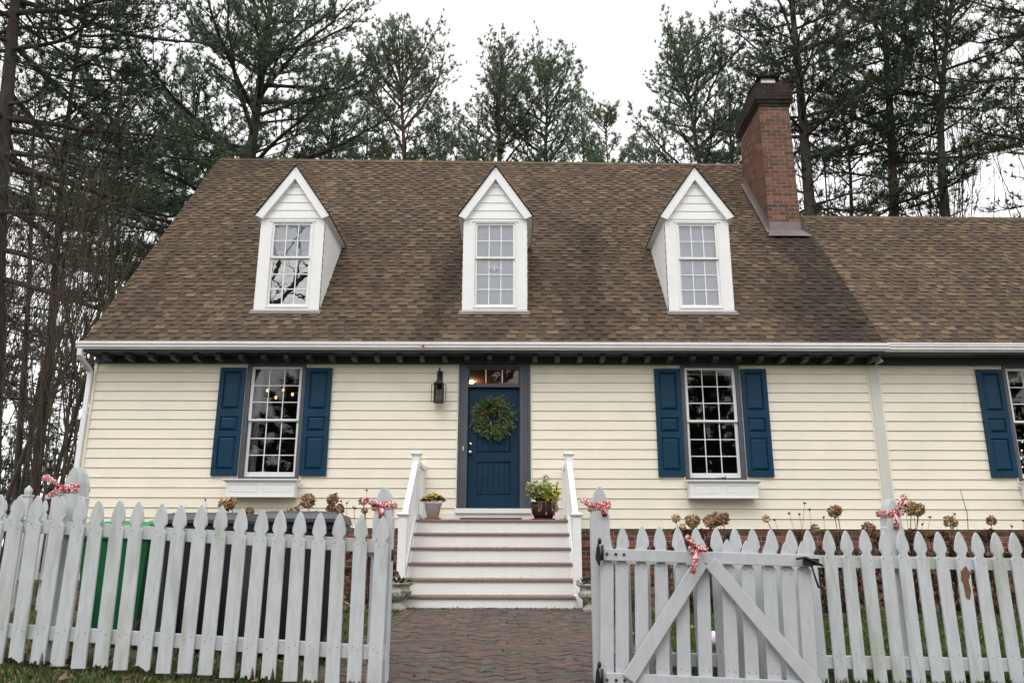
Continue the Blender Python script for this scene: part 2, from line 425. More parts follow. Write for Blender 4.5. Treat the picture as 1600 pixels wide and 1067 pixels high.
def foundation():
    m = MB(); m.box(XL + .01, XR - .01, HY + .03, HY + .2, -.3, Z0 + .01)
    o = hpart(m, 'foundation', MORT)
    p = MB(); rng = random.Random(5)
    brick_face(p, XL, XR, -.06, Z0, lambda u, d, z: (u, HY + .029 - d, z), rng, REDP)
    hpart(p, 'brick_course', BRK, o)
foundation()

# ---- windows
def raised_panel(b, x0, x1, z0, z1, y, depth=.022, m1=.010, m2=.05):
    """sunk moulding with a raised field; y is the face it is cut into (negative y is out)"""
    r = [(0, 0), (m1, depth), (m2, -0.002)]
    rings = []
    for inset, dy in r:
        rings.append([(x0 + inset, y + dy, z0 + inset), (x1 - inset, y + dy, z0 + inset), (x1 - inset, y + dy, z1 - inset), (x0 + inset, y + dy, z1 - inset)])
    vs = [p for q in rings for p in q]
    fs = [(k * 4 + i, k * 4 + (i + 1) % 4, k * 4 + 4 + (i + 1) % 4, k * 4 + 4 + i) for k in range(2) for i in range(4)] + [(8, 9, 10, 11)]
    b.add(vs, fs)
def panel_board(b, x0, x1, z0, z1, y0, y1, holes, **kw):
    """a board whose front (y0) has rectangular holes filled with raised panels"""
    xs = sorted({x0, x1, *[h for q in holes for h in q[:2]]}); zs = sorted({z0, z1, *[h for q in holes for h in q[2:]]})
    for a, c in zip(xs[:-1], xs[1:]):
        for d, e in zip(zs[:-1], zs[1:]):
            if any(h[0] <= a and c <= h[1] and h[2] <= d and e <= h[3] for h in holes): continue
            b.quad((a, y0, d), (c, y0, d), (c, y0, e), (a, y0, e))
    for h in holes: raised_panel(b, *h, y0, **kw)
    b.add([(x0, y0, z0), (x1, y0, z0), (x1, y0, z1), (x0, y0, z1), (x0, y1, z0), (x1, y1, z0), (x1, y1, z1), (x0, y1, z1)],
          [(0, 4, 5, 1), (1, 5, 6, 2), (2, 6, 7, 3), (3, 7, 4, 0), (7, 6, 5, 4)])

def sash(b, x0, x1, z0, z1, y, rows, st=.05, bot=.05, top=.05, d=.035, mun=.016, cols=3):
    b.box(x0, x0 + st, y, y + d, z0, z1); b.box(x1 - st, x1, y, y + d, z0, z1)
    b.box(x0 + st, x1 - st, y + .001, y + d, z0, z0 + bot); b.box(x0 + st, x1 - st, y + .001, y + d, z1 - top, z1)
    for i in range(1, cols):
        x = x0 + st + (x1 - x0 - 2 * st) * i / cols; b.box(x - mun / 2, x + mun / 2, y + .008, y + d - .008, z0 + bot, z1 - top)
    for k in range(1, rows):
        z = z0 + bot + (z1 - z0 - bot - top) * k / rows
        xs = [x0 + st] + [x0 + st + (x1 - x0 - 2 * st) * i / cols for i in range(1, cols)] + [x1 - st]
        for q in range(cols):
            b.box(xs[q] + (mun / 2 if q else 0), xs[q + 1] - (mun / 2 if q < cols - 1 else 0), y + .008, y + d - .008, z - mun / 2, z + mun / 2)

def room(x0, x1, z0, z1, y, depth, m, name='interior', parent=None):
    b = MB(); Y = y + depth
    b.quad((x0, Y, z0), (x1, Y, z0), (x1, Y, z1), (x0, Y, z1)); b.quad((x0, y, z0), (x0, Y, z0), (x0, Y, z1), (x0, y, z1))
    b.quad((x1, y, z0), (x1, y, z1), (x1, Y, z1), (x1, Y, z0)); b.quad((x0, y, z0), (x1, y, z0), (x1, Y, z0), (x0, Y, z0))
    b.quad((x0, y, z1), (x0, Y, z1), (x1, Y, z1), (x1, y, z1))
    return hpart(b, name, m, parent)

def curtain(b, x0, x1, z0, z1, y, folds, amp, taper=0):
    n = folds * 8; vs = []
    for k in range(7):
        t = k / 6; z = z1 + (z0 - z1) * t
        for i in range(n + 1):
            u = i / n; xr = x1 + taper * math.sin(t * PI) * (x0 - x1)
            vs.append((x0 + (xr - x0) * u, y + amp * math.sin(u * folds * 2 * PI + t), z))
    fs = [(k * (n + 1) + i, k * (n + 1) + i + 1, (k + 1) * (n + 1) + i + 1, (k + 1) * (n + 1) + i) for k in range(6) for i in range(n)]
    b.add(vs, fs, smooth=True)

def double_hung(cx, wd, shut):
    x0, x1 = cx - wd / 2, cx + wd / 2
    f = MB(); cw = .07
    f.box(x0, x0 + cw, HY - .03, HY + .09, 1.92, 3.944); f.box(x1 - cw, x1, HY - .03, HY + .09, 1.92, 3.944)
    f.box(x0 + cw, x1 - cw, HY - .028, HY + .09, 3.9, 3.944); f.box(x0 + cw, x1 - cw, HY - .034, HY + .09, 1.922, 1.972)
    win = hpart(f, 'window', TRIM, bevel=.004)
    a, c = x0 + cw + .003, x1 - cw - .003
    u = MB(); sash(u, a, c, 2.935, 3.9, HY + .012, 3, top=.045, bot=.035); hpart(u, 'upper_sash', WHT, win, .002)
    l = MB(); sash(l, a, c, 1.973, 2.96, HY + .05, 3, bot=.085, top=.035); hpart(l, 'lower_sash', WHT, win, .002)
    g = MB()
    for z0, z1, y in ((2.96, 3.86, HY + .03), (2.03, 2.94, HY + .068)):
        g.quad((a + .045, y, z0), (c - .045, y, z0), (c - .045, y, z1), (a + .045, y, z1))
    hpart(g, 'pane', GLS, win)
    for sx in shut:
        s = MB(); sw = .452; q0 = (x0 - .012 - sw) if sx < 0 else (x1 + .012)
        hs_ = [(q0 + .075, q0 + sw - .075, z, zz) for z, zz in ((2.09, 2.65), (2.75, 3.0), (3.13, 3.80))]
        panel_board(s, q0, q0 + sw, 1.99, 3.866, HY - .06, HY - .018, hs_)
        sh = hpart(s, 'shutter', BLUE)
        k = MB()
        for xx in (q0 + .02, q0 + sw - .02):
            for zz in (2.12, 2.92, 3.72): k.ball((xx, HY - .061, zz), .007, 6)
        hpart(k, 'screw', BLACK, sh)
    return win
for i, (c, w_) in enumerate(WIN): double_hung(c, w_, (-1, 1))
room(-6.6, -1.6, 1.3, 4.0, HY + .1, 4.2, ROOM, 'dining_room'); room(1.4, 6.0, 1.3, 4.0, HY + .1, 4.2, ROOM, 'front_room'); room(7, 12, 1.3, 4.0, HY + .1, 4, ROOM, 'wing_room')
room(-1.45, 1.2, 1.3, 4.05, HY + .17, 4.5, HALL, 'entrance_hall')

def cur(x0, x1, z0, z1, y, folds, amp, label, m=CURT, taper=0):
    b = MB(); curtain(b, x0, x1, z0, z1, y, folds, amp, taper); o = b.build('curtain', m); tag(o, label, 'curtain')
cur(-4.62, -4.43, 1.95, 3.9, HY + .17, 3, .015, 'pale curtain drawn to the left side of the window beside the lantern', CURT2)
cur(8.66, 8.83, 2.35, 3.7, HY + .16, 3, .015, 'white curtain in the window at the right edge of the house', CURT)
b = MB(); b.box(2.98, 3.98, HY + .14, HY + .17, 3.79, 3.88); tag(b.build('roller_blind', CURT2), 'rolled-up pale blind across the top of the window between the steps and the wing', 'blind')
b = MB(); curtain(b, 8.66, 9.6, 3.68, 3.9, HY + .15, 7, .012); tag(b.build('valance', CURT), 'short gathered white valance at the top of the rightmost window', 'valance')

# pendant light with five bulbs, in the left window
pl = thing('pendant_light', 'cluster pendant of five glowing bulbs hanging inside the window left of the lantern', 'pendant light', (-4.4, 15.4, 3.9))
r_ = MB(); bl = MB(); r_.lathe([(.12, 0), (.12, -.03)], (0, 0, .08), 12)
for px, py in ((418, 610), (431, 621), (443, 609), (457, 616), (470, 608)):
    q = at(px, py, 15.4 + random.uniform(-.2, .2)) - Vector((-4.4, 15.4, 3.9))
    r_.tube([(0, 0, .08), (q.x * .5, q.y * .5, .02), (q.x, q.y, q.z + .05)], .006, 5)
    bl = MB(); bl.ball((q.x, q.y, q.z), .028, 10, sq=1.25); bl.build('bulb', BULB, pl)
r_.build('cord_cluster', BLACK, pl)
fl = thing('fairy_lights', 'tiny coloured fairy lights glowing inside the window at the right edge', 'string lights', (8.9, HY + .5, 2.3))
fy = MB(); fb = MB(); wr_ = MB(); pts = []
for k in range(26):
    q = at(1572 + (k % 5) * 6 + random.uniform(-2, 2), 680 + k * 2.6, HY + .5 + random.uniform(-.05, .05)) - Vector((8.9, HY + .5, 2.3)); pts.append(q)
    (fb if k % 6 == 0 else fy).ball(q, .009, 6)
wr_.tube(pts, .003, 4); wr_.build('wire', BLACK, fl); fy.build('warm_bulbs', FAIRY, fl); fb.build('blue_bulbs', FAIRYB, fl)

# ---- front door
def door():
    x0, x1 = -.766, .137
    f = MB()
    for a, c in ((-.93, x0), (x1, .325)):
        f.box(a, c, HY - .03, HY + .1, 1.4525, 3.945)
        wdt = c - a
        for k, (u, v, o) in enumerate(((.0, .22, .05), (.30, .52, .042), (.60, .80, .036))):
            uu, vv = (u, v) if a < -.5 else (1 - v, 1 - u)
            f.box(a + wdt * uu, a + wdt * vv, HY - o, HY - .0305, 1.47, 3.94)
    f.box(x0, x1, HY - .012, HY + .1, 3.885, 3.944); f.box(x0, x1, HY - .022, HY + .1, 3.535, 3.592)
    fr = hpart(f, 'door_frame', TRIM, bevel=.004)
    s = MB(); s.box(-.945, .34, HY - .06, HY + .1, 1.372, 1.452); hpart(s, 'threshold', WHITEWOOD, bevel=.004)
    k = MB(); k.box(-1.42, .82, HY - .018, HY - .003 + .02, 1.2, 1.371); hpart(k, 'skirt_board', WHITEWOOD)
    t = MB(); sash(t, x0, x1, 3.592, 3.885, HY + .02, 1, st=.02, bot=.02, top=.03, mun=.02); tr = hpart(t, 'transom', TRIM, bevel=.002)
    tm = MB()
    for i in (1, 2): xx = x0 + .02 + (x1 - x0 - .04) * i / 3; tm.box(xx - .009, xx + .009, HY + .012, HY + .027, 3.614, 3.853)
    hpart(tm, 'muntin', WHT, tr)
    g = MB(); g.quad((x0, HY + .04, 3.6), (x1, HY + .04, 3.6), (x1, HY + .04, 3.87), (x0, HY + .04, 3.87)); hpart(g, 'pane', GLS, tr)
    y = HY + .05
    d = MB(); A, B = x0 + .003, x1 - .003
    # slab made round the two plank panels
    pa, pc = x0 + .165, x1 - .165; lz0, lz1, uz0, uz1 = 1.70, 2.245, 2.42, 3.30
    d.box(A, pa, y, y + .045, 1.458, 3.533); d.box(pc, B, y, y + .045, 1.458, 3.533)
    d.box(pa, pc, y, y + .045, 1.458, lz0); d.box(pa, pc, y, y + .045, lz1, uz0)
    # arched head of the upper panel
    n = 12; o = [(pa, 3.533)]
    for i in range(n + 1):
        u = i / n; o.append((pa + (pc - pa) * u, uz1 - .13 + .13 * math.sin(PI * u) ** .8))
    o.append((pc, 3.533)); o = o[::-1]; d.prism(o, y, y + .045)
    np_ = 6
    for z0, z1 in ((lz0, lz1), (uz0, uz1)):
        for i in range(np_):
            a = pa + (pc - pa) * i / np_; c = pa + (pc - pa) * (i + 1) / np_
            d.box(a + .004, c - .004, y + .012, y + .03, z0, z1)
        d.box(pa, pc, y + .02, y + .036, z0, z1)
    dr = hpart(d, 'door', DOORB, bevel=.003)
    mo = MB()
    mo.tube([(pa, y, lz0), (pc, y, lz0), (pc, y, lz1), (pa, y, lz1), (pa, y, lz0)], .011, 6)
    arch = [(pa + (pc - pa) * i / n, y, uz1 - .13 + .13 * math.sin(PI * i / n) ** .8) for i in range(n + 1)]
    mo.tube([(pa, y, uz0), (pc, y, uz0)] + arch[::-1] + [(pa, y, uz0)], .011, 6); hpart(mo, 'panel_moulding', DOORB, dr)
    kb = MB(); kx = -.712
    prof = [(.03, 0), (.03, .008), (.012, .012), (.012, .035), (.028, .045), (.031, .058), (.022, .07), (.004, .073)]
    def turn(b, c, pr):
        q = MB(); q.lathe(pr, (0, 0, 0), 16); b.add([(c[0] + v[0], c[1] - v[2], c[2] + v[1]) for v in q.v], q.f, smooth=True)
    turn(kb, (kx, y, 2.40), prof); hpart(kb, 'handle', CHROME, dr)
    db = MB(); turn(db, (kx, y, 2.545), [(.028, 0), (.028, .012), (.022, .02), (.002, .022)]); hpart(db, 'deadbolt', CHROME, dr)
    bl = MB(); bl.box(-.842, -.822, HY - .062, HY - .05, 2.42, 2.49); bl.ball((-.832, HY - .066, 2.455), .008); hpart(bl, 'door_bell', mat('ivory_plastic', (.7, .66, .55), .4), fr)
door()
pn = thing('hall_lamp', 'warm lit globe lamp seen through the left pane of the transom above the door', 'lamp', at(735, 596, 15.6))
q = MB(); q.ball((0, 0, 0), .07, 12); q.build('globe', emit_mat('hall_globe', (1, .6, .28), 70), pn)
q = MB(); q.tube([(0, 0, .07), (0, 0, .5)], .008, 5); q.build('rod', BLACK, pn)

# ---- eaves
def eaves():
    s = MB(); s.box(XL - .05, XR, 13.28, HY + .1, 4.065, 4.085); hpart(s, 'soffit', TRIM_SHADED)
    f = MB(); f.box(XL - .02, XR, HY - .05, HY + .05, 3.943, 4.064); hpart(f, 'frieze', TRIM_SHADED, bevel=.003)
    fa = MB(); fa.box(XL - .05, XR, 13.255, 13.279, 4.05, 4.2); hpart(fa, 'fascia', TRIM_SHADED)
    x = -7.05; n = 0
    o = [(13.37, 4.064), (13.37, 3.995), (13.385, 3.965), (13.43, 3.958), (HY - .051, 3.958), (HY - .051, 4.064)]
    me = None
    while x < 6.3:
        if me is None:
            b = MB(); b.prism(o, -.043, .043, axis='x'); ob = hpart(b, 'eave_bracket', TRIM_SHADED, bevel=.006); me = ob  # brackets get the shade-darkened trim colour because they are lit less
        else: ob = me.copy(); COL.objects.link(ob); ob.parent = house
        ob.location = house_inv + Vector((x, 0, 0)); x += .392
    # gutters: K profile
    prof = [(13.25, 4.085), (13.205, 4.085), (13.198, 4.098), (13.165, 4.118), (13.162, 4.158), (13.145, 4.166), (13.143, 4.196), (13.152, 4.204), (13.25, 4.204)]
    for a, c, dz in ((-7.455, 6.46, 0), (6.40, XR, -.012)):
        g = MB(); g.prism([(y + (.014 if dz else 0), z + dz) for y, z in prof], a, c, axis='x')
        gg = hpart(g, 'gutter', GUT, bevel=.002)
        gd = MB(); gd.quad((a + .01, 13.147, 4.208 + dz), (c, 13.147, 4.208 + dz), (c, 13.29, 4.252), (a + .01, 13.29, 4.252))
        x = a + .2
        while x < c: gd.box(x, x + .012, 13.15, 13.25, 4.2085 + dz, 4.214 + dz); x += .105
        hpart(gd, 'gutter_guard', WHT, gg)
    d = MB(); X = -7.395
    pts = [(X, 13.21, 4.085), (X, 13.22, 3.99), (X, 13.3, 3.93), (X, 13.56, 3.83), (X, 13.635, 3.78), (X, 13.64, 3.6), (X, 13.64, .1)]
    for (p, q) in zip(pts[:-1], pts[1:]): pass
    w2 = .04; vs = []
    for i, p in enumerate(pts):
        dd = (Vector(pts[min(i + 1, len(pts) - 1)]) - Vector(pts[max(i - 1, 0)])).normalized(); nn = Vector((0, -dd.z, dd.y))
        for sx, sn in ((-1, -1), (1, -1), (1, 1), (-1, 1)): vs.append(Vector(p) + Vector((sx * w2, 0, 0)) + nn * sn * .03)
    fs = [(i * 4 + k, i * 4 + (k + 1) % 4, i * 4 + 4 + (k + 1) % 4, i * 4 + 4 + k) for i in range(len(pts) - 1) for k in range(4)] + [(3, 2, 1, 0), tuple(range(len(vs) - 4, len(vs)))]
    d.add(vs, fs); hpart(d, 'downspout', GUT, bevel=.008)
eaves()

# ---- shingled roofs
EY, EZ, SL = 13.29, 4.235, 1.212
CA = 1 / math.hypot(1, SL); SA = SL * CA
def sag(x): return .075 - .0098 * (x + 7.38)
S_MAIN = (18.285 - EY) / CA; S_WING = (16.51 - EY) / CA
TONES = [(0.1154, 0.08, 0.0553), (0.1037, 0.0745, 0.0532), (0.127, 0.0896, 0.0596), (0.0937, 0.0673, 0.0503), (0.1403, 0.0999, 0.0638), (0.1603, 0.1159, 0.0723), (0.0837, 0.0625, 0.0482), (0.1121, 0.0752, 0.0538), (0.098, 0.072, 0.0532)]
def roof_pt(x, s, o, S=S_MAIN, sg=True, dn=0):
    return (x, EY + s * CA - o * SA, EZ + s * SA + o * CA + (sag(x) * s / S_MAIN if sg else 0) - dn)
def shingles(x0, x1, S, seed, e=.131, dn=0, name='roof'):
    rng = random.Random(seed); b = MB(); n = int(S / e); P = lambda x, s, o: roof_pt(x, min(s, S), o, dn=dn)
    drift = 0
    for i in range(n + 1):
        s = i * e - .02; st = s + e + .03
        if s > S: break
        x = x0 - rng.uniform(0, .2); raised = rng.random() < .5
        while x < x1:
            wd = rng.uniform(.11, .21) if raised else rng.uniform(.09, .17)
            a, c = max(x, x0), min(x + wd, x1); x += wd
            if c - a < .01: raised = not raised; continue
            t = rng.choice(TONES); k = rng.uniform(.85, 1.12)
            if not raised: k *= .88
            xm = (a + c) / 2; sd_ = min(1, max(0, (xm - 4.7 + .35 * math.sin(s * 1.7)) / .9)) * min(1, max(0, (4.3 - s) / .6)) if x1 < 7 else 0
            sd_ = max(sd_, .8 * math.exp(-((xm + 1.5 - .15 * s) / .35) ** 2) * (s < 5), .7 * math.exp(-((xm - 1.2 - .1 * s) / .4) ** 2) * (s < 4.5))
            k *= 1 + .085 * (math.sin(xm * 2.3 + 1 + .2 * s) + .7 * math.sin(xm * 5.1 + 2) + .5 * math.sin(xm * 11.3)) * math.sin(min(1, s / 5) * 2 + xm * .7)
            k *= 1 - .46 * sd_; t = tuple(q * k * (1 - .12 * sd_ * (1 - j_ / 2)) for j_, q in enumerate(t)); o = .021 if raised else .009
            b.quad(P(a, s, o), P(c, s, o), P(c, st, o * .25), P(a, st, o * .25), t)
            b.quad(P(c, s, o), P(a, s, o), P(a, s, -.004), P(c, s, -.004), (.018, .014, .012))  # asphalt butt edge, coloured near black to draw the shadow dashes under the tabs
            if raised:
                b.quad(P(a, s, o), P(a, st, .004), P(a, st, -.002), P(a, s, -.002), t); b.quad(P(c, st, .004), P(c, s, o), P(c, s, -.002), P(c, st, -.002), t)
            raised = not raised
    return b
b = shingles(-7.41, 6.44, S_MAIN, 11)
# back slopes and the solid under the shingles
def back(b, x0, x1, S, dn=0):
    ym = EY + S * CA; zm = EZ + S * SA
    P = lambda x, s, o: roof_pt(x, s, o, dn=dn)
    b.quad(P(x0, 0, -.004), P(x1, 0, -.004), P(x1, S, -.004), P(x0, S, -.004), (.05, .04, .03))
    p, q = P(x0, S, 0), P(x1, S, 0)
    b.quad(q, p, (x0, 2 * ym - EY, EZ), (x1, 2 * ym - EY, EZ), TONES[0])
back(b, -7.41, 6.44, S_MAIN)
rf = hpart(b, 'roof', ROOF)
c = MB(); rng = random.Random(4); x = -7.42
while x < 6.43:                                                # ridge caps
    z = EZ + S_MAIN * SA + sag(x); ym = EY + S_MAIN * CA; t = rng.choice(TONES[:6]); k = min(x + .16, 6.45)
    c.quad((x, ym - .1, z - .085), (k, ym - .1, z - .095), (k, ym, z + .022), (x, ym, z + .03), t); c.quad((x, ym, z + .03), (k, ym, z + .022), (k, ym + .1, z - .095), (x, ym + .1, z - .085), t); x += .135
hpart(c, 'ridge_cap', ROOF, rf)
for xx in (-7.42, 6.445):
    for sgn in (0,):
        pa, pb = roof_pt(xx, 0, -.02), roof_pt(xx, S_MAIN, -.02)
        rk = MB(); rk.bar((xx, pa[1], pa[2] - .1), (xx, pb[1], pb[2] - .1), .03, .14, (0, 0, 1)); rk.bar((xx, 2 * pb[1] - pa[1], pa[2] - .1), (xx, pb[1], pb[2] - .1), .03, .14); hpart(rk, 'rake_board', TRIM_SHADED, rf)

gb = MB(); ym = EY + S_MAIN * CA                             # the main gable above the lower wing
gb.add([(6.40, EY + .05, EZ - .3), (6.40, ym, EZ + S_MAIN * SA - .12), (6.40, 2 * ym - EY - .05, EZ - .3)], [(0, 1, 2)]); hpart(gb, 'gable_wall', SID)
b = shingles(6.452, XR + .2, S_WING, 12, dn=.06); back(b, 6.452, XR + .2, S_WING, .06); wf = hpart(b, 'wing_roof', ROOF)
c = MB(); x = 6.45
while x < XR + .15:
    z = EZ + S_WING * SA + sag(x) * S_WING / S_MAIN - .06; ym = EY + S_WING * CA; t = rng.choice(TONES[:6])
    c.quad((x, ym - .1, z - .09), (x + .16, ym - .1, z - .097), (x + .16, ym, z + .02), (x, ym, z + .027), t); c.quad((x, ym, z + .027), (x + .16, ym, z + .02), (x + .16, ym + .1, z - .097), (x, ym + .1, z - .09), t); x += .135
hpart(c, 'ridge_cap', ROOF, wf)

# ---- dormers
def dormer(cx, blind, seed):
    Y = 13.90; hw = .597; zb, ze, zp = 4.985, 6.81, 7.62
    def roofY(z): return EY + (z - EZ) / SL
    f = MB(); wx, wz0, wz1 = .40, 5.055, 6.745
    # front board with the window opening
    for a, c, z0, z1 in ((-hw, -wx, zb, ze), (wx, hw, zb, ze), (-wx, wx, zb, wz0), (-wx, wx, wz1, ze)): f.box(cx + a, cx + c, Y, Y + .03, z0, z1)
    # gable boards, lapped
    n = 5; za = ze; sl = (zp - ze) / hw
    for k in range(n):
        z0 = ze + (zp - ze) * k / n; z1 = ze + (zp - ze) * (k + 1) / n + .004
        xa = hw * (zp - z0) / (zp - ze); xb = max(0.001, hw * (zp - z1) / (zp - ze))
        f.add([(cx - xa, Y - .014, z0), (cx + xa, Y - .014, z0), (cx + xb, Y - .002, z1), (cx - xb, Y - .002, z1), (cx - xa, Y + .01, z0), (cx + xa, Y + .01, z0)], [(0, 1, 2, 3), (0, 4, 5, 1)])
    # cheeks, boards running with the roof slope
    for sx in (-1, 1):
        x = cx + sx * hw; d = .155; k = 0
        while True:
            # board strips parallel to the roof line: z = line + k*d
            lo, hi = k * d, (k + 1) * d
            def zl(y, o): return EZ + (y - EY) * SL + o
            pts = []
            y_hi0 = Y + .03
            z00, z01 = zl(y_hi0, lo), zl(y_hi0, hi)
            if z00 >= ze: break
            ya = roofY(ze - lo); yb = roofY(ze - hi)
            o0, o1 = .016, .004
            P = [(x + sx * o0, y_hi0, z00), (x + sx * o0, ya, ze)]
            Q = [(x + sx * o1, max(yb, y_hi0), ze if yb > y_hi0 else ze), (x + sx * o1, y_hi0, min(z01, ze))]
            f.add(P + Q + [(x, y_hi0, z00), (x, ya, ze)], [(0, 1, 2, 3), (0, 4, 5, 1)]); k += 1
    dm = hpart(f, 'dormer', WHT, bevel=.002)
    # sills and head drip
    s = MB(); s.box(cx - hw - .012, cx + hw + .012, Y - .028, Y - .001, zb - .012, zb + .016); hpart(s, 'sill', WHITEWOOD, dm, .003); s = MB(); s.box(cx - wx - .03, cx + wx + .03, Y - .02, Y - .001, wz1 + .004, wz1 + .024); hpart(s, 'drip_cap', WHITEWOOD, dm, .003)
    # sashes
    fr = MB(); a, c = cx - wx, cx + wx
    fr.box(a, a + .025, Y - .012, Y + .07, wz0, wz1); fr.box(c - .025, c, Y - .012, Y + .07, wz0, wz1); fr.box(a + .025, c - .025, Y - .012, Y + .07, wz1 - .02, wz1); fr.box(a + .025, c - .025, Y - .016, Y + .07, wz0, wz0 + .02)
    sash(fr, a + .026, c - .026, 6.02, wz1 - .021, Y + .012, 2, st=.04, bot=.04, top=.04, mun=.018)
    sash(fr, a + .026, c - .026, wz0 + .021, 6.045, Y + .045, 3, st=.04, bot=.06, top=.035, mun=.018)
    hpart(fr, 'window_frame', WHITEWOOD, dm, .002)
    g = MB()
    for z0, z1, y in ((6.03, 6.7, Y + .03), (5.09, 6.03, Y + .063)):
        g = MB(); g.quad((a + .04, y, z0), (c - .04, y, z0), (c - .04, y, z1), (a + .04, y, z1)); hpart(g, 'pane', GLO if (blind > 5.5 and z0 < 5.5) else GLD, dm)
    # roof of the dormer: two overhanging slopes with a white barge board
    r = MB(); bb = MB(); ex, ez, pz = .70, 6.835, 7.855; yf = Y - .09
    th = .05
    for sx in (-1, 1):
        e = Vector((cx + sx * ex, 0, ez)); p = Vector((cx, 0, pz)); nn = Vector((sx * (pz - ez), 0, ex)).normalized()
        rng2 = random.Random(seed + sx); m = 9
        for k in range(m):
            q0 = e.lerp(p, k / m); q1 = e.lerp(p, (k + 1) / m + .02); lift = nn * .015
            y = yf - .02
            y1 = roofY(q1.z) + .12
            while y < y1:
                t = rng2.choice(TONES); v = .16
                A = [q0 + lift, q0 + lift, q1 + nn * .003, q1 + nn * .003]
                r.add([(A[0].x, y, A[0].z), (A[1].x, min(y + v, y1), A[1].z), (A[2].x, min(y + v, y1), A[2].z), (A[3].x, y, A[3].z)], [(0, 1, 2, 3)], t); y += v
            r.quad((q0 + lift).to_tuple()[:0] + ((q0 + lift).x, yf - .02, (q0 + lift).z), ((q0 + lift).x, y1, (q0 + lift).z), (q0.x, y1, q0.z - .004), (q0.x, yf - .02, q0.z - .004), (.02, .016, .014))  # same near-black butt face, a shadow line painted under each course
        # dark edge at the front
        r.add([(e.x, yf - .02, e.z), (p.x, yf - .02, p.z), (p.x, yf - .02, p.z + .024), (e.x + nn.x * .018, yf - .02, e.z + nn.z * .018)], [(0, 1, 2, 3)], (.02, .016, .014))
        # barge board
        w_ = .15; d = (p - e).normalized(); inn = -nn
        pk = Vector((cx, 0, pz - w_ / nn.z)); low = e + inn * w_ ; xin = cx + sx * (ex - .085)
        le = Vector((cx + sx * (ex - .13), 0, ez - .02 - .10))
        o = [e - nn * .004, p - nn * .004, pk, Vector((cx + sx * .56, 0, pk.z - (.56) * (pz - ez) / ex)) , ]
        o[0].x = cx + sx * (ex - .004); 
        vs = [(q.x, yf, q.z) for q in o] + [(q.x, yf + .03, q.z) for q in o]
        fs = [(0, 1, 2, 3), (7, 6, 5, 4), (0, 4, 5, 1), (2, 6, 7, 3), (3, 7, 4, 0)]
        bb.add(vs, fs)
        # soffit along the eave
        ye = roofY(ez) + .1; i0 = o[3]
        bb.quad((e.x, yf + .03, e.z - .012), (i0.x, yf + .03, i0.z), (i0.x, ye, i0.z), (e.x, ye, e.z - .012))
        bb.quad((o[3].x, yf + .03, o[3].z), (cx + sx * hw, yf + .03, ze - .03), (cx + sx * hw, ye, ze - .03), (o[3].x, ye, o[3].z))
        # slope underside closed in
        bb.quad((o[3].x, yf + .03, o[3].z), (pk.x, yf + .03, pk.z), (pk.x, Y + .02, pk.z), (o[3].x, Y + .02, o[3].z))
    hpart(bb, 'barge_board', WHT, dm); hpart(r, 'dormer_roof', ROOF, dm)
    # apron flashing
    fl = MB(); A = lambda x, s_, o: roof_pt(x, s_, o, sg=False)
    s0 = (Y - EY) / CA
    fl.quad(A(cx - hw - .05, s0 - .11, .028), A(cx + hw + .05, s0 - .11, .028), A(cx + hw + .05, s0 + .03, .03), A(cx - hw - .05, s0 + .03, .03)); hpart(fl, 'flashing', FLASH, dm)
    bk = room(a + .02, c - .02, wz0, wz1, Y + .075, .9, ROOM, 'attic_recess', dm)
    if blind:
        o = MB(); o.box(a + .03, c - .03, Y + .1, Y + .105, blind, wz1 - .02); hpart(o, 'blind', SHADE, dm)
dormer(-4.13, 6.03, 1); dormer(-.32, 5.08, 2); dormer(3.468, 5.08, 3)

# small white hanging ornament in the middle dormer window
o = MB(); q = at(772, 420, 13.955)
for s_ in (-1, 1): o.tube([q + Vector((0, 0, .05)), q + Vector((s_ * .05, 0, .03)), q + Vector((s_ * .085, 0, -.03)), q + Vector((s_ * .03, 0, -.05)), q], [.003, .008, .011, .008, .003], 6)
o.ball(q, .016, 8, sq=1.9); o.tube([q + Vector((0, 0, .04)), q + Vector((0, 0, .1))], .003, 4)
tag(o.build('window_ornament', WHT), 'small white winged ornament hanging in the middle dormer window', 'ornament')

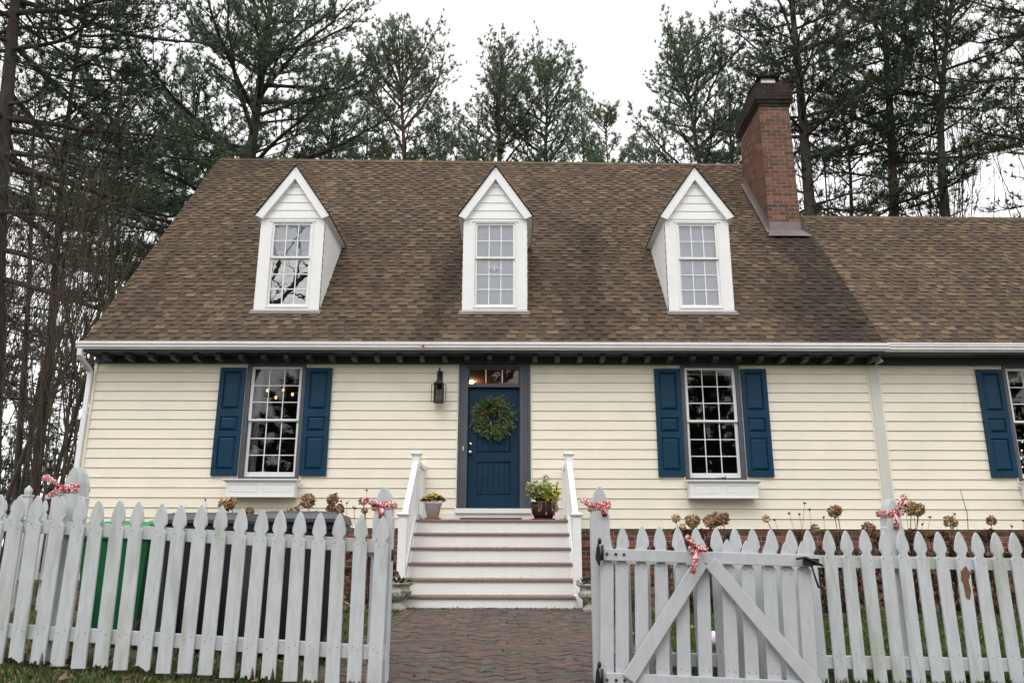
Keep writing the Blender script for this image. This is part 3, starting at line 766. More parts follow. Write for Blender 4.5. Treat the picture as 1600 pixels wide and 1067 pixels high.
# ---- chimney
def chimney():
    x0, x1, y0, y1 = 5.53, 6.2, 15.9, 17.4; zt = 10.42
    c = MB(); c.box(x0, x1, y0, y1, 6.5, zt); ch = hpart(c, 'chimney', MORT)
    p = MB(); rng = random.Random(9)
    pal = [(.165, .078, .054), (.15, .072, .052), (.18, .086, .058), (.135, .066, .05), (.2, .095, .064), (.12, .064, .05), (.1, .06, .05)]
    brick_face(p, x0, x1, 6.9, zt, lambda u, d, z: (u, y0 - d, z), rng, pal, L=.235, h=.09, j=.014); brick_face(p, y0, y1, 6.9, zt, lambda u, d, z: (x0 - d, u, z), rng, pal, L=.235, h=.09, j=.014)
    brick_face(p, y0, y1, 6.9, zt, lambda u, d, z: (x1 + d, u, z), rng, pal, L=.235, h=.09, j=.014); hpart(p, 'brickwork', CHB, ch)
    k = MB(); dk = [(.045, .029, .025), (.035, .026, .022), (.055, .03, .025), (.028, .022, .02)]
    z = zt
    for o, h in ((.03, .075), (.06, .075), (.085, .30), (.045, .14)):
        k.box(x0 - o + .005, x1 + o - .005, y0 - o + .005, y1 + o - .005, z, z + h, (.09, .07, .055))
        brick_face(k, x0 - o, x1 + o, z + .004, z + h, lambda u, d, zz: (u, y0 - o + .005 - d, zz), rng, dk); brick_face(k, y0 - o, y1 + o, z + .004, z + h, lambda u, d, zz: (x0 - o + .005 - d, u, zz), rng, dk)
        brick_face(k, y0 - o, y1 + o, z + .004, z + h, lambda u, d, zz: (x1 + o - .005 + d, u, zz), rng, dk); z += h
    hpart(k, 'chimney_crown', SOOT, ch)
    f = MB(); fx0, fx1, fy0, fy1 = x0 + .13, x1 - .22, y0 + .08, y1 - .55
    f.box(fx0, fx1, fy0, fy1, z + .001, z + .2); fo = hpart(f, 'flue', FLUE, ch)
    lid = MB(); lid.add([(fx0 - .1, fy0 - .1, z + .2), (fx1 + .1, fy0 - .1, z + .2), (fx1 + .1, fy1 + .1, z + .2), (fx0 - .1, fy1 + .1, z + .2), (fx0, fy0, z + .25), (fx1, fy0, z + .25), (fx1, fy1, z + .25), (fx0, fy1, z + .25)],
                       [(3, 2, 1, 0), (4, 5, 6, 7), (0, 1, 5, 4), (1, 2, 6, 5), (2, 3, 7, 6), (3, 0, 4, 7)]); hpart(lid, 'flue_cap', BLACK, ch)
    g = MB(); R_ = lambda x, y, o: (x, y - o * SA, EZ + (y - EY) * SL + o * CA + .03)
    zb = EZ + (y0 - EY) * SL
    g.box(x0 - .012, x1 + .012, y0 - .014, y0 + .02, zb - .1, zb + .24)
    g.quad(R_(x0 - .1, y0 - .17, .03), R_(x1 + .17, y0 - .17, .03), R_(x1 + .02, y0, .03), R_(x0 - .02, y0, .03))
    for sx, x in ((-1, x0), (1, x1)):
        a = R_(x + sx * .014, y0 - .01, .03); c_ = R_(x + sx * .014, y1, .03)
        g.quad(a, c_, (c_[0], c_[1], c_[2] + .2), (a[0], a[1], a[2] + .22)); e = R_(x + sx * .09, y0 - .1, .03); h = R_(x + sx * .09, y1, .03); g.quad(a, c_, h, e)
    g.add([(x1 + .016, y0 - .014, zb + .24), (x1 + .19, y0 - .16, zb - .13), (x1 + .016, y0 - .014, zb - .05)], [(0, 1, 2), (2, 1, 0)])
    hpart(g, 'flashing', FLASH, ch)
chimney()

# ================================================================== things on the house
def window_box(cx, label):
    t = thing('window_box', label, 'window box', (cx, HY, 1.63), 'white planter boxes under the windows')
    b = MB(); hw = .57
    panel_board(b, -hw, hw, 0, .225, -.235, -.03, [(-hw + .06, -.035, .05, .185), (.035, hw - .06, .05, .185)], depth=.007, m1=.01, m2=.016); b.build('box', WHT, t)
    l = MB(); l.add([(-hw - .005, -.24, .222), (hw + .005, -.24, .222), (hw + .055, -.29, .265), (-hw - .055, -.29, .265), (-hw - .055, -.025, .265), (hw + .055, -.025, .265), (hw + .005, -.025, .222), (-hw - .005, -.025, .222),
                    (-hw - .055, -.29, .285), (hw + .055, -.29, .285), (hw + .055, -.025, .285), (-hw - .055, -.025, .285)],
                   [(0, 1, 2, 3), (0, 3, 4, 7), (1, 6, 5, 2), (3, 2, 9, 8), (2, 5, 10, 9), (4, 3, 8, 11)])
    l.build('lip', WHT, t); s = MB(); s.box(-hw + .02, hw - .02, -.22, -.04, .2, .262); s.build('soil', SOIL, t)
    f = MB(); f.box(-hw - .01, hw + .01, -.246, -.03, -.012, 0.0); f.build('base_moulding', WHT, t)
    br = MB(); br.box(-.34, -.3, -.03, .0, .28, .31); br.box(.3, .34, -.03, .0, .28, .31); br.build('hook', BLACK, t)
    return t
window_box(-4.195, 'white panelled planter box under the window left of the lantern, with dead leaves in it')
window_box(3.545, 'white panelled planter box with a small green sprig, under the window right of the steps')
window_box(9.2, 'white planter box cut off by the right edge of the photo')
def sprig(c, n, h, tones, seed, name, label, cat='plant'):
    rng = random.Random(seed); st = MB(); lf = MB(); c = Vector(c)
    t = thing(name, label, cat, c)
    for k in range(n):
        a = rng.uniform(0, 2 * PI); r = rng.uniform(.2, .8) * h; tip = Vector((math.cos(a) * r, math.sin(a) * r * .5, h * rng.uniform(.5, 1)))
        st.tube([(0, 0, 0), tip * .5 + Vector((0, 0, .02)), tip], .002, 4, (.1, .12, .06))
        for m in range(8):
            p = tip * rng.uniform(.3, 1); lf.card(p, (rng.uniform(-1, 1), rng.uniform(-1, 1), rng.uniform(0, 1)), (0, 0, 1), .04, .018, rng.choice(tones))
    st.build('stem', DRY, t); lf.build('foliage', LEAF, t)
sprig((3.57, HY - .15, 1.88), 9, .13, [(.12, .17, .08), (.16, .2, .1), (.1, .13, .07)], 3, 'small_plant', 'sparse grey green sprig growing in the planter box right of the steps')
sp = at(986, 925, 10.9); sprig((sp.x, 10.9, gz(sp.x, 10.9)), 46, .62, [(.03, .055, .02), (.045, .06, .03), (.03, .04, .02), (.06, .05, .03)], 6, 'low_shrub', 'dark little evergreen shrub against the brick base just right of the gate post', 'shrub')
lm = MB(); rng = random.Random(8)
for k in range(90):
    lm.card((rng.uniform(-4.7, -3.7), HY - rng.uniform(.05, .26), 1.9 + rng.uniform(0, .02)), (rng.uniform(-1, 1), rng.uniform(-1, 1), rng.uniform(-.2, .4)), (0, 0, 1), .05, .03, rng.choice([(.2, .12, .06), (.12, .08, .05), (.28, .18, .1)]))
for k in range(6): lm.card((3.33 + rng.uniform(-.03, .03), HY - .2, 1.905), (rng.uniform(-1, 1), 0, .5), (0, 0, 1), .05, .04, (.3, .09, .04))
o = lm.build('dead_leaves', LEAF); tag(o, kind='stuff')

# wall lantern
ln = thing('wall_lantern', 'black box lantern on the siding left of the front door', 'lantern', (-1.265, HY, 3.2))
b = MB(); b.box(-.05, .05, -.022, -.012, .3, .62); b.tube([(0, -.02, .56), (0, -.06, .64), (0, -.11, .655), (0, -.16, .62), (0, -.17, .5)], .012, 8); b.build('bracket', BLACK, ln)
b = MB(); y0, y1 = -.25, -.09
for x in (-.07, .07):
    for y in (y0, y1): b.box(x - .01, x + .01, y - .01, y + .01, .05, .355)
b.box(-.085, .085, y0 - .012, y1 + .012, .03, .055); b.box(-.085, .085, y0 - .012, y1 + .012, .35, .37); b.box(-.06, .06, y0 + .02, y1 - .02, .37, .395); b.box(-.04, .04, y0 + .04, y1 - .04, .395, .42); b.box(-.02, .02, -.19, -.15, .42, .46)
b.build('cage', BLACK, ln, .003)
b = MB(); y = -.17
for s_ in (-1, 1):
    x = s_ * .125; b.box(x - .005, x + .005, y - .005, y + .005, .045, .35)
    for z in (.045, .345): b.box(min(s_ * .087, x), max(s_ * .087, x), y - .005, y + .005, z - .004, z + .006)
b.build('outer_frame', BLACK, ln)
b = MB()
for x in (-.03, .02): b.tube([(x, -.17, .06), (x, -.17, .17)], .014, 8); b.tube([(x, -.17, .17), (x, -.17, .22), (x, -.17, .25)], [.012, .014, .003], 8)
b.build('candle_bulbs', mat('ivory', (.6, .55, .42), .4), ln)
b = MB()
for y in (y0, y1): b.quad((-.062, y, .056), (.062, y, .056), (.062, y, .349), (-.062, y, .349))
for x in (-.07, .07): b.quad((x, y0 + .01, .056), (x, y1 - .01, .056), (x, y1 - .01, .349), (x, y0 + .01, .349))
b.build('lantern_glass', GLL, ln)
b = MB(); b.ball((0, 0, 0), .022, 6); b.tube([(0, 0, .02), (.015, -.005, -.05)], .008, 5)
tag(b.build('plastic_clip', RED, None, 0, at(661, 540, 13.13)), 'small red clip left on the white gutter above the lantern', 'clip')

# wreath
wr = thing('wreath', 'green evergreen wreath with red berries and cones hanging on the blue door', 'wreath', (-.32, HY + .04, 3.0)); wr.scale = (.87, .9, .87)
rng = random.Random(21); lf = MB(); be = MB()
gt = [(.055, .10, .025), (.08, .135, .035), (.11, .16, .05), (.06, .085, .03), (.15, .19, .08), (.03, .06, .02), (.12, .16, .10)]
for k in range(1500):
    a = rng.uniform(0, 2 * PI); rr = .255 + rng.gauss(0, .062); dz = rng.uniform(-.09, -.01)
    c = Vector((math.cos(a) * rr, dz, math.sin(a) * rr)); out_ = Vector((math.cos(a), 0, math.sin(a))); tg = Vector((-math.sin(a), 0, math.cos(a)))
    d = out_ * rng.uniform(-.3, 1.1) + tg * rng.uniform(-.9, .5) + Vector((0, rng.uniform(-.8, .1), 0)) + Vector((0, 0, -.2))
    if k % 3 == 0: lf.card(c, d, (0, -1, .2), rng.uniform(.07, .13), .034, rng.choice(gt))
    else:
        t = rng.choice(gt); d.normalize()
        for q in range(5): lf.card(c + d * .022 * q, d + Vector((rng.uniform(-.7, .7), rng.uniform(-.6, .2), rng.uniform(-.7, .7))), (0, -1, 0), .07, .011, t)
lf.build('foliage', LEAF, wr)
for a in (100, 112, 215, 228, 340, 20, 250):
    a = math.radians(a); c = (math.cos(a) * .22, -.11, math.sin(a) * .22)
    ce = MB()
    for q in range(26): ce.card(Vector(c) + Vector((rng.uniform(-.03, .03), rng.uniform(-.02, .01), rng.uniform(-.03, .03))), (rng.uniform(-1, 1), -.7, rng.uniform(-1, 1)), (0, 0, 1), .032, .03, rng.choice([(.045, .022, .018), (.07, .035, .025), (.03, .018, .016)]))
    ce.build('pine_cone', LEAF, wr)
for cx_, cz_, n_ in ((-.2, .07, 14), (.13, .15, 4), (.05, -.24, 3)):
    for q in range(n_): be.ball((cx_ + rng.uniform(-.025, .025), -.13, cz_ + rng.uniform(-.045, .045)), .011, 6)
be.build('berries', mat('red_berry', (.3, .01, .015), .3), wr)

# ================================================================== front steps
LV = [.165, .378, .59, .805, 1.016, 1.226]; TY = [11.2 + .27 * i for i in range(6)]
st = thing('front_steps', 'white wooden front steps with brown treads rising to the blue door', 'steps', (-.3, 11.2, 0))
so_ = Vector((.3, -11.2, 0))
sx0, sx1 = -1.455, .855
def spart(b, name, m, bevel=0, parent=None):
    o = b.build(name, m, parent or st, bevel); o.location = so_ if parent is None else (0, 0, 0); return o
for i, (z, y) in enumerate(zip(LV, TY)):
    yb = TY[i + 1] + .03 if i < 5 else HY - .02
    b = MB(); b.box(sx0 - .012, sx1 + .012, y, yb, z - .042, z); spart(b, 'tread', TREAD, .012)
    b = MB(); zb = (LV[i - 1] + .001) if i else -.12; b.box(sx0, sx1, y + .03, y + .05, zb, z - .043); spart(b, 'riser', WHITEWOOD)
for x in (sx0 - .02, sx1):
    b = MB(); o = [(11.24, -.1), (HY - .03, -.1), (HY - .03, 1.19), (12.6, 1.19)] + [(y, z) for i in range(5, 0, -1) for (y, z) in ((TY[i] + .035, LV[i - 1] - .034), (TY[i - 1] + .035, LV[i - 1] - .034))]
    o = [(11.24, -.1), (HY - .03, -.1), (HY - .03, 1.19), (12.58, 1.19), (11.24, .128)]
    b.prism(o, x, x + .02, axis='x'); spart(b, 'stringer', WHITEWOOD)
for sd_, X in ((-1, -1.51), (1, .905)):
    for (Y, zb, zt) in ((12.66, 1.0, 2.2), (11.36, -.1, 1.2)):
        b = MB(); b.box(X - .058, X + .058, Y - .058, Y + .058, zb, zt); po = spart(b, 'newel_post', WHT, .004)
        c = MB(); q = Vector((X, Y, zt))
        for hw, z in (((.066, .0), (.085, .03)), ): pass
        pr = [(.062, 0), (.066, .012), (.088, .032), (.088, .05), (.06, .066), (.002, .074)]
        vs = []
        for r, z in pr: vs += [(X + i * r, Y + j * r, zt + z) for i, j in ((-1, -1), (1, -1), (1, 1), (-1, 1))]
        fs = [(3, 2, 1, 0)] + [(k * 4 + i, k * 4 + (i + 1) % 4, k * 4 + 4 + (i + 1) % 4, k * 4 + 4 + i) for k in range(len(pr) - 1) for i in range(4)]
        c.add(vs, fs); spart(c, 'post_cap', WHT, parent=po)
    h = MB(); p, q = Vector((X, 11.41, 1.13)), Vector((X, 12.61, 2.08)); h.bar(p, q, .085, .085); h.bar((X, 12.71, 2.12), (X, 13.67, 2.12), .075, .07)
    h.bar(p - Vector((0, 0, .8)), q - Vector((0, 0, .8)), .07, .06); h.bar((X, 12.71, 1.31), (X, 13.67, 1.31), .07, .06); spart(h, 'handrail', WHT, .006)
    for k in range(10):
        u = (k + .5) / 10; c = p.lerp(q, u); b = MB(); b.box(X - .019, X + .019, c.y - .019, c.y + .019, c.z - .79, c.z - .03); spart(b, 'baluster', WHT)
    for k in range(8):
        y = 12.78 + k * .115; b = MB(); b.box(X - .019, X + .019, y - .019, y + .019, 1.33, 2.09); spart(b, 'baluster', WHT)
    b = MB(); b.box(X - .045, X + .045, 13.64, 13.678, 1.23, 2.19); spart(b, 'wall_post', WHT, .003)
b = MB(); b.box(-.80, .16, 12.60, 13.15, 1.2275, 1.252); tag(b.build('door_mat', MATM, None, .004), 'dark worn door mat lying on the landing before the blue door', 'door mat')

# ---- pots and urns
p1 = thing('flower_pot', 'pale square planter with small yellow flowers on the left of the landing', 'flower pot', (-1.235, 12.78, 1.227))
b = MB(); b.lathe([(.085, .025), (.125, .235), (.14, .24), (.143, .265), (.125, .265), (.118, .235)], (0, 0, 0), 32, square=True)
MBv = [(v[0], v[1], v[2]) for v in b.v]
o = b.build('pot', POTW, p1); o.rotation_euler.z = .05
b = MB(); b.lathe([(.1, 0), (.115, .005), (.12, .025), (.1, .022)], (0, 0, 0), 32, square=True); b.build('saucer', TERR, p1)
rng = random.Random(31); lf = MB(); fw = MB()
for k in range(650):
    a = rng.uniform(0, 2 * PI); r = .185 * math.sqrt(rng.random()); h = .27 + (1 - (r / .19) ** 2) * .09 * rng.uniform(.5, 1.2)
    lf.card((math.cos(a) * r, math.sin(a) * r, h), (math.cos(a) * r * 6, math.sin(a) * r * 6, rng.uniform(.2, 1)), (0, 0, 1), .05, .018, rng.choice([(.07, .1, .035), (.1, .13, .05), (.12, .09, .05), (.05, .07, .03), (.14, .08, .06)]))
for k in range(46):
    a = rng.uniform(0, 2 * PI); r = .175 * math.sqrt(rng.random()); h = .31 + (1 - (r / .18) ** 2) * .09
    for q in range(5): t = q * 1.257; fw.card((math.cos(a) * r, math.sin(a) * r - .01, h), (math.cos(t), math.sin(t) * .6 - .4, q * .01), (0, -1, .3), .028, .022, (.75, .5, .03) if k % 5 else (.35, .16, .1))
lf.build('foliage', LEAF, p1); fw.build('flowers', LEAF, p1)
p2 = thing('flower_pot', 'oxblood brown glazed pot with straggly yellow green plant on the right of the landing', 'flower pot', (.50, 12.8, 1.227)); p2.scale = (1.15, 1.15, 1.1)
b = MB(); b.lathe([(.12, .02), (.16, .1), (.178, .2), (.172, .225), (.185, .235), (.185, .25), (.165, .25), (.16, .21)], (0, 0, 0), 32); b.build('pot', POTB, p2)
b = MB(); b.lathe([(.15, 0), (.165, .02), (.15, .022)], (0, 0, 0), 24); b.build('saucer', POTB, p2)
lf = MB(); sm = MB(); dd = MB()
for k in range(70):
    a = rng.uniform(0, 2 * PI); L = rng.uniform(.14, .38); e = Vector((math.cos(a) * rng.uniform(.05, .25), math.sin(a) * rng.uniform(.03, .17), .24 + L * rng.uniform(.35, 1)))
    s0 = Vector((e.x * .4, e.y * .4, .22)); sm.tube([s0, s0.lerp(e, .5) + Vector((0, 0, .05)), e], .003, 4, (.16, .14, .08))
    yel = e.x > -.02 and rng.random() < .85
    for q in range(15):
        p = s0.lerp(e, rng.uniform(.4, 1.05)) + Vector((rng.uniform(-.03, .03), rng.uniform(-.03, .03), rng.uniform(-.02, .05)))
        lf.card(p, (rng.uniform(-1, 1), rng.uniform(-1, .3), rng.uniform(-.6, .6)), (0, -.5, 1), .056, .046, rng.choice([(.55, .55, .04), (.62, .56, .05), (.45, .52, .06)] if yel else [(.2, .27, .06), (.3, .33, .12), (.15, .2, .05), (.38, .36, .2), (.25, .2, .13)]))
for k in range(13):
    a = rng.uniform(PI * 1.3, 2 * PI); x, y = math.cos(a) * .19, math.sin(a) * .19
    dd.tube([(x * .85, y * .85, .25), (x, y - .01, .25), (x * 1.03, y - .02, .22 - rng.uniform(.05, .14))], .004, 4, (.2, .15, .1))
    dd.card((x, y - .02, .22 - rng.uniform(.02, .12)), (rng.uniform(-.5, .5), -.2, -1), (0, -1, 0), .06, .02, rng.choice([(.2, .14, .09), (.28, .22, .15)]))
dd.tube([(.17, 0, .25), (.185, 0, .38), (.19, -.01, .52)], [.012, .014, .008], 5, (.16, .1, .06))
lf.build('foliage', LEAF, p2); sm.build('stems', DRY, p2); dd.build('withered_stems', DRY, p2)
def urn(loc, label, fl, seed):
    t = thing('stone_urn', label, 'urn', loc, 'stone urns flanking the steps'); rng = random.Random(seed)
    b = MB(); b.box(-.125, .125, -.125, .125, 0, .055); b.build('plinth', STONE, t, .012)
    b = MB(); b.lathe([(.11, .055), (.1, .075), (.065, .095), (.062, .115), (.09, .125), (.12, .14), (.17, .185), (.185, .22)], (0, 0, 0), 72, flute=.10); b.lathe([(.186, .215), (.19, .235), (.172, .25), (.165, .29), (.175, .31), (.21, .325), (.218, .342), (.205, .35), (.18, .345), (.17, .31)], (0, 0, 0), 40); b.build('bowl', STONE, t)
    b = MB(); b.lathe([(.01, .318), (.172, .315)], (0, 0, 0), 24); b.build('soil', SOIL, t)
    lf = MB(); fw = MB()
    for k in range(150):
        a = rng.uniform(0, 2 * PI); r = .19 * math.sqrt(rng.random()); lf.card((math.cos(a) * r, math.sin(a) * r, .33 + rng.uniform(0, .07)), (math.cos(a), math.sin(a), rng.uniform(-.2, 1)), (0, 0, 1), .06, .04, rng.choice([(.06, .13, .03), (.1, .18, .04), (.05, .09, .03), (.13, .2, .06), (.05, .03, .03)]))
    for k, (x, z, c) in enumerate(fl):
        for q in range(6): tt = q * 1.05; fw.card((x, -.1, z), (math.cos(tt), -.3, math.sin(tt)), (0, -1, 0), .035, .03, c)
    lf.build('foliage', LEAF, t); fw.build('flowers', LEAF, t)
urn((-1.52, 11.1, path_z(11)), 'weathered stone urn with yellow pansies beside the left foot of the steps', [(-.12, .42, (.6, .38, .02)), (-.1, .40, (.6, .35, .02)), (.0, .47, (.05, .02, .03)), (.02, .43, (.25, .08, .12))], 1)
urn((1.06, 10.85, path_z(10.9)), 'weathered stone urn with dark red pansies, half hidden by the right gate post', [(-.1, .40, (.12, .01, .04)), (-.12, .39, (.1, .01, .05)), (-.03, .47, (.16, .008, .012)), (-.02, .44, (.1, .006, .01)), (.02, .43, (.2, .01, .015)), (.05, .46, (.03, .01, .015))], 2)

# ================================================================== FENCES
def picket_outline(h, wd=.0885, rot=0, rng=None):
    a = wd / 2; o = [(-a, 0)]
    if rot and rng:
        n = 9; hh = [rot * rng.random() ** 2.5 for i in range(n + 1)]; e_ = rng.randrange(n); hh[e_] = rot; hh[min(n, e_ + 1)] = rot * .7
        o = [(-a + wd * (i + (rng.uniform(-.3, .3) if 0 < i < n else 0)) / n, hh[i]) for i in range(n + 1)]
    else: o.append((a, 0))
    R_ = [(a, h - .185), (a * .9, h - .179), (a * .66, h - .168), (a * .62, h - .157), (a * .76, h - .145), (a * .98, h - .132), (a, h - .12), (a * .94, h - .095), (a * .74, h - .06), (a * .45, h - .026), (a * .14, h - .004), (0, h)]
    o += R_; o += [(-x, z) for x, z in R_[:-1][::-1]]
    return o
def picket_mesh(h, th, m, rot=0, seed=0, name='picket'):
    b = MB(); b.prism(picket_outline(h, rot=rot, rng=random.Random(seed)), 0, th); nf = len(b.f); r_ = random.Random(seed)
    for z in (h - .20, h - .83):
        for x in (-.02, .02):
            x += r_.uniform(-.006, .006); zz = z + r_.uniform(-.02, .02); b.add([(x - .0028, -.0012, zz - .0028), (x + .0028, -.0012, zz - .0028), (x + .0028, -.0012, zz + .0028), (x - .0028, -.0012, zz + .0028)], [(0, 1, 2, 3)])
    me = b.mesh(name, m); me.materials.append(RUST)
    for p in me.polygons:
        if p.index >= nf: p.material_index = 1
    return me
def post_mesh(w_, h, m, head=.2):
    b = MB(); a = w_ / 2
    o = [(-a, 0), (a, 0), (a, h - head), (a * .9, h - head + .004), (a * .88, h - head * .8), (a * .8, h - head * .5), (a * .5, h - head * .2), (a * .2, h - head * .03), (0, h), (-a * .2, h - head * .03), (-a * .5, h - head * .2), (-a * .8, h - head * .5), (-a * .88, h - head * .8), (-a * .9, h - head + .004), (-a, h - head)]
    b.prism(o, -a, a); return b.mesh('post', m)
def bev(o, w_=.004):
    b = o.modifiers.new('bevel', 'BEVEL'); b.width = w_; b.segments = 2; b.limit_method = 'ANGLE'; b.angle_limit = math.radians(50); return o
PM = [picket_mesh(1.03, .019, FEN, 0, 1), picket_mesh(1.03, .019, FEN, .04, 2), picket_mesh(1.03, .019, FEN, .075, 3), picket_mesh(1.03, .019, FEN, .025, 5)]
GM = picket_mesh(1.03, .019, GATE)

# left front fence; rails fall to the right, pickets stand plumb
lf_ = thing('picket_fence', 'weathered white picket fence left of the brick path, mossy and rotting at the bottom', 'fence', (-.85, 5.3, -.08))
Pf = Vector((.85, -5.3, .08))
YF = 5.3
def fpart(o, root, off): o.parent = root; o.location = Vector(o.location) + off; return o
rng = random.Random(41)
xs = [29, 61, 92, 124, 155, 188.5, 219, 251, 283, 313.5] ; xs = [29 + 31.55 * k for k in range(19)]
def left_top(X): return .933 + (-.84 - X) * .0535
for k, px in enumerate([-34, -2.5] + xs):
    X = at(px, 792, YF).x + rng.uniform(-.004, .004); zt = left_top(X) + rng.uniform(-.008, .008)
    o = link('picket', PM[rng.choice([0, 0, 3, 0, 1, 3])] if k not in (4, 14, 15) else PM[2], None, (X, YF + rng.uniform(-.002, .002), zt - 1.03)); o.rotation_euler = (rng.uniform(-.01, .01), rng.uniform(-.012, .012), 0); bev(o, .003); fpart(o, lf_, Pf)
for dz in (-.155, -.80):
    b = MB(); b.bar((-3.75, YF + .041, left_top(-3.75) + dz - .04), (-.80, YF + .041, left_top(-.80) + dz - .04), .038, .084, (0, 0, 1))
    fpart(b.build('rail', FEN, None, .004), lf_, Pf)
o = link('post', post_mesh(.128, 1.215, FEN), None, (-.848, YF + .12, -.09)); bev(o); fpart(o, lf_, Pf)
o = link('post', post_mesh(.128, 1.215, FEN), None, (at(114, 800, 5.42).x, YF + .125, .035)); bev(o); fpart(o, lf_, Pf)
b = MB(); q = at(611, 868, 5.42); b.box(q.x - .012, q.x + .012, q.y - .03, q.y + .03, q.z - .032, q.z + .032); b.tube([q + Vector((.012, -.035, -.03)), q + Vector((.012, -.035, .04))], .01, 6); fpart(b.build('latch_catch', BLACK), lf_, Pf)

# right front fence
YR = 5.78
rf_ = thing('picket_fence', 'white picket fence running right from the gate, with one broken patch of bare wood', 'fence', (.58, YR, -.1)); Pr = Vector((-.58, -YR, .1))
def right_top(X): return .888 - (X - .6) * .013
k = 0
for i in range(26):
    px = 1266.5 + (i - 11) * 29.3; X = at(px, 860, YR).x + rng.uniform(-.004, .004)
    zt = right_top(X) + rng.uniform(-.006, .006)
    o = link('picket', PM[rng.choice([0, 3, 0, 1])], None, (X, YR, zt - 1.03)); o.rotation_euler = (rng.uniform(-.008, .008), rng.uniform(-.01, .01), 0); bev(o, .003); fpart(o, rf_, Pr)
    if abs(px - 1508) < 15:
        bw = MB(); bw.add([(-.026, -.003, .76), (.012, -.003, .80), (.042, -.003, .75), (.02, -.003, .70), (.03, -.003, .63), (.014, -.003, .575), (-.012, -.003, .585), (-.018, -.003, .68), (-.03, -.003, .70)], [tuple(range(9))]); c = bw.build('bare_patch', FBK, o)
for dz in (-.178, -.84):
    b = MB(); b.bar((.66, YR + .041, right_top(.6) + dz - .04), (4.15, YR + .041, right_top(4.15) + dz - .04), .038, .084); fpart(b.build('rail', FEN, None, .004), rf_, Pr)
gp = at(936, 760, YR - .06)
o = link('post', post_mesh(.128, 1.30, GATE), None, (gp.x, YR - .03, gp.z - 1.30)); bev(o); fpart(o, rf_, Pr)
pp = at(1388, 780, YR + .12)
o = link('post', post_mesh(.12, 1.2, FEN), None, (pp.x, YR + .12, pp.z - 1.2)); bev(o); fpart(o, rf_, Pr)

# the open gate, folded back in front of the right fence
h0, h1 = at(938, 856, 5.6), at(1264, 866, 5.5)
gl = (h1 - h0); ln_g = math.hypot(gl.x, gl.y)
gt_ = thing('garden_gate', 'pale grey picket gate with a V brace, swung open in front of the right fence', 'gate', (h0.x, h0.y, h0.z - .87), rot=(0, math.atan2(-gl.z, ln_g), math.atan2(gl.y, gl.x)))
for k, zx in enumerate([208, 283, 381, 481, 584, 688, 815, 912, 1018, 1108, 1190]):
    px = 880 + zx / 3.264; X = (at(px, 830, 5.55).x - h0.x) / math.cos(math.atan2(gl.y, gl.x))
    o = link('picket', GM, gt_, (X, .028, .953 - 1.03 + random.uniform(-.004, .004))); bev(o, .003)
b = MB(); b.box(0, ln_g, 0, .027, .79, .868); b.build('rail', GATE, gt_, .004); b = MB(); b.box(0.01, ln_g, 0, .027, .0, .082); b.build('rail', GATE, gt_, .004)
m_ = ln_g * .49
for p, q in (((.16, -.012, .05), (m_ - .03, -.012, .80)), ((ln_g * .985, -.012, .04), (m_ + .03, -.012, .80))):
    b = MB(); b.bar(p, q, .024, .092, (0, 0, 1)); o = b.build('brace', GATE, gt_, .004)
b = MB()
for z in (.833, .04):
    for x in (.02, .08, .135): b.ball((x, -.004, z), .010, 8)
b.build('bolts', RUST, gt_)
for z in (.82, .035):
    b = MB(); o = [(-.028, -.09), (-.016, -.10), (-.008, -.05), (-.014, .02), (-.028, .06), (-.04, .02), (-.046, -.05)]
    b.prism([(x - .012, zz + z + .03) for x, zz in o], -.02, -.006); b.tube([(-.012, -.016, z - .03), (-.012, -.016, z + .07)], .010, 8); b.ball((-.03, -.02, z + .095), .014, 6, sq=1.6)
    b.build('hinge', BLACK, gt_)
b = MB(); b.box(ln_g - .07, ln_g + .03, -.035, -.002, .80, .845); b.tube([(ln_g - .12, -.03, .838), (ln_g - .06, -.045, .85), (ln_g + .05, -.04, .80)], .009, 6); b.tube([(ln_g - .02, -.025, .8), (ln_g + .0, -.03, .72), (ln_g + .02, -.02, .66)], .007, 6); b.build('latch', BLACK, gt_)

# fence further back at the left, running off beside the house corner
YB = 10.7
bf_ = thing('picket_fence', 'distant low picket fence with ball-topped posts at the far left beside the house corner', 'fence', (-6.6, YB, 0)); Pb = Vector((6.6, -YB, 0))
def back_post(px, top, Y):
    q = at(px, top, Y); b = MB(); b.box(q.x - .05, q.x + .05, Y - .05, Y + .05, -.1, q.z - .14); b.box(q.x - .06, q.x + .06, Y - .06, Y + .06, q.z - .15, q.z - .125); b.lathe([(.035, 0), (.05, .03), (.046, .075), (.004, .125)], (q.x, Y, q.z - .125), 10); fpart(b.build('post', FEN, None, .003), bf_, Pb)
back_post(46, 758, YB); back_post(93, 756, YB + .1)
pmb = picket_mesh(1.0, .019, FEN, 0, 7)
for px in [-60, -44, -28, -12, 12, 28, 75, 110, 126]:
    q = at(px, 781, YB); o = link('picket', pmb, None, (q.x, YB - .06, q.z - 1.0)); fpart(o, bf_, Pb)
for zz in (810, 900):
    a, c = at(-70, zz, YB), at(130, zz, YB); b = MB(); b.bar(a, c, .04, .09); fpart(b.build('rail', FEN), bf_, Pb)

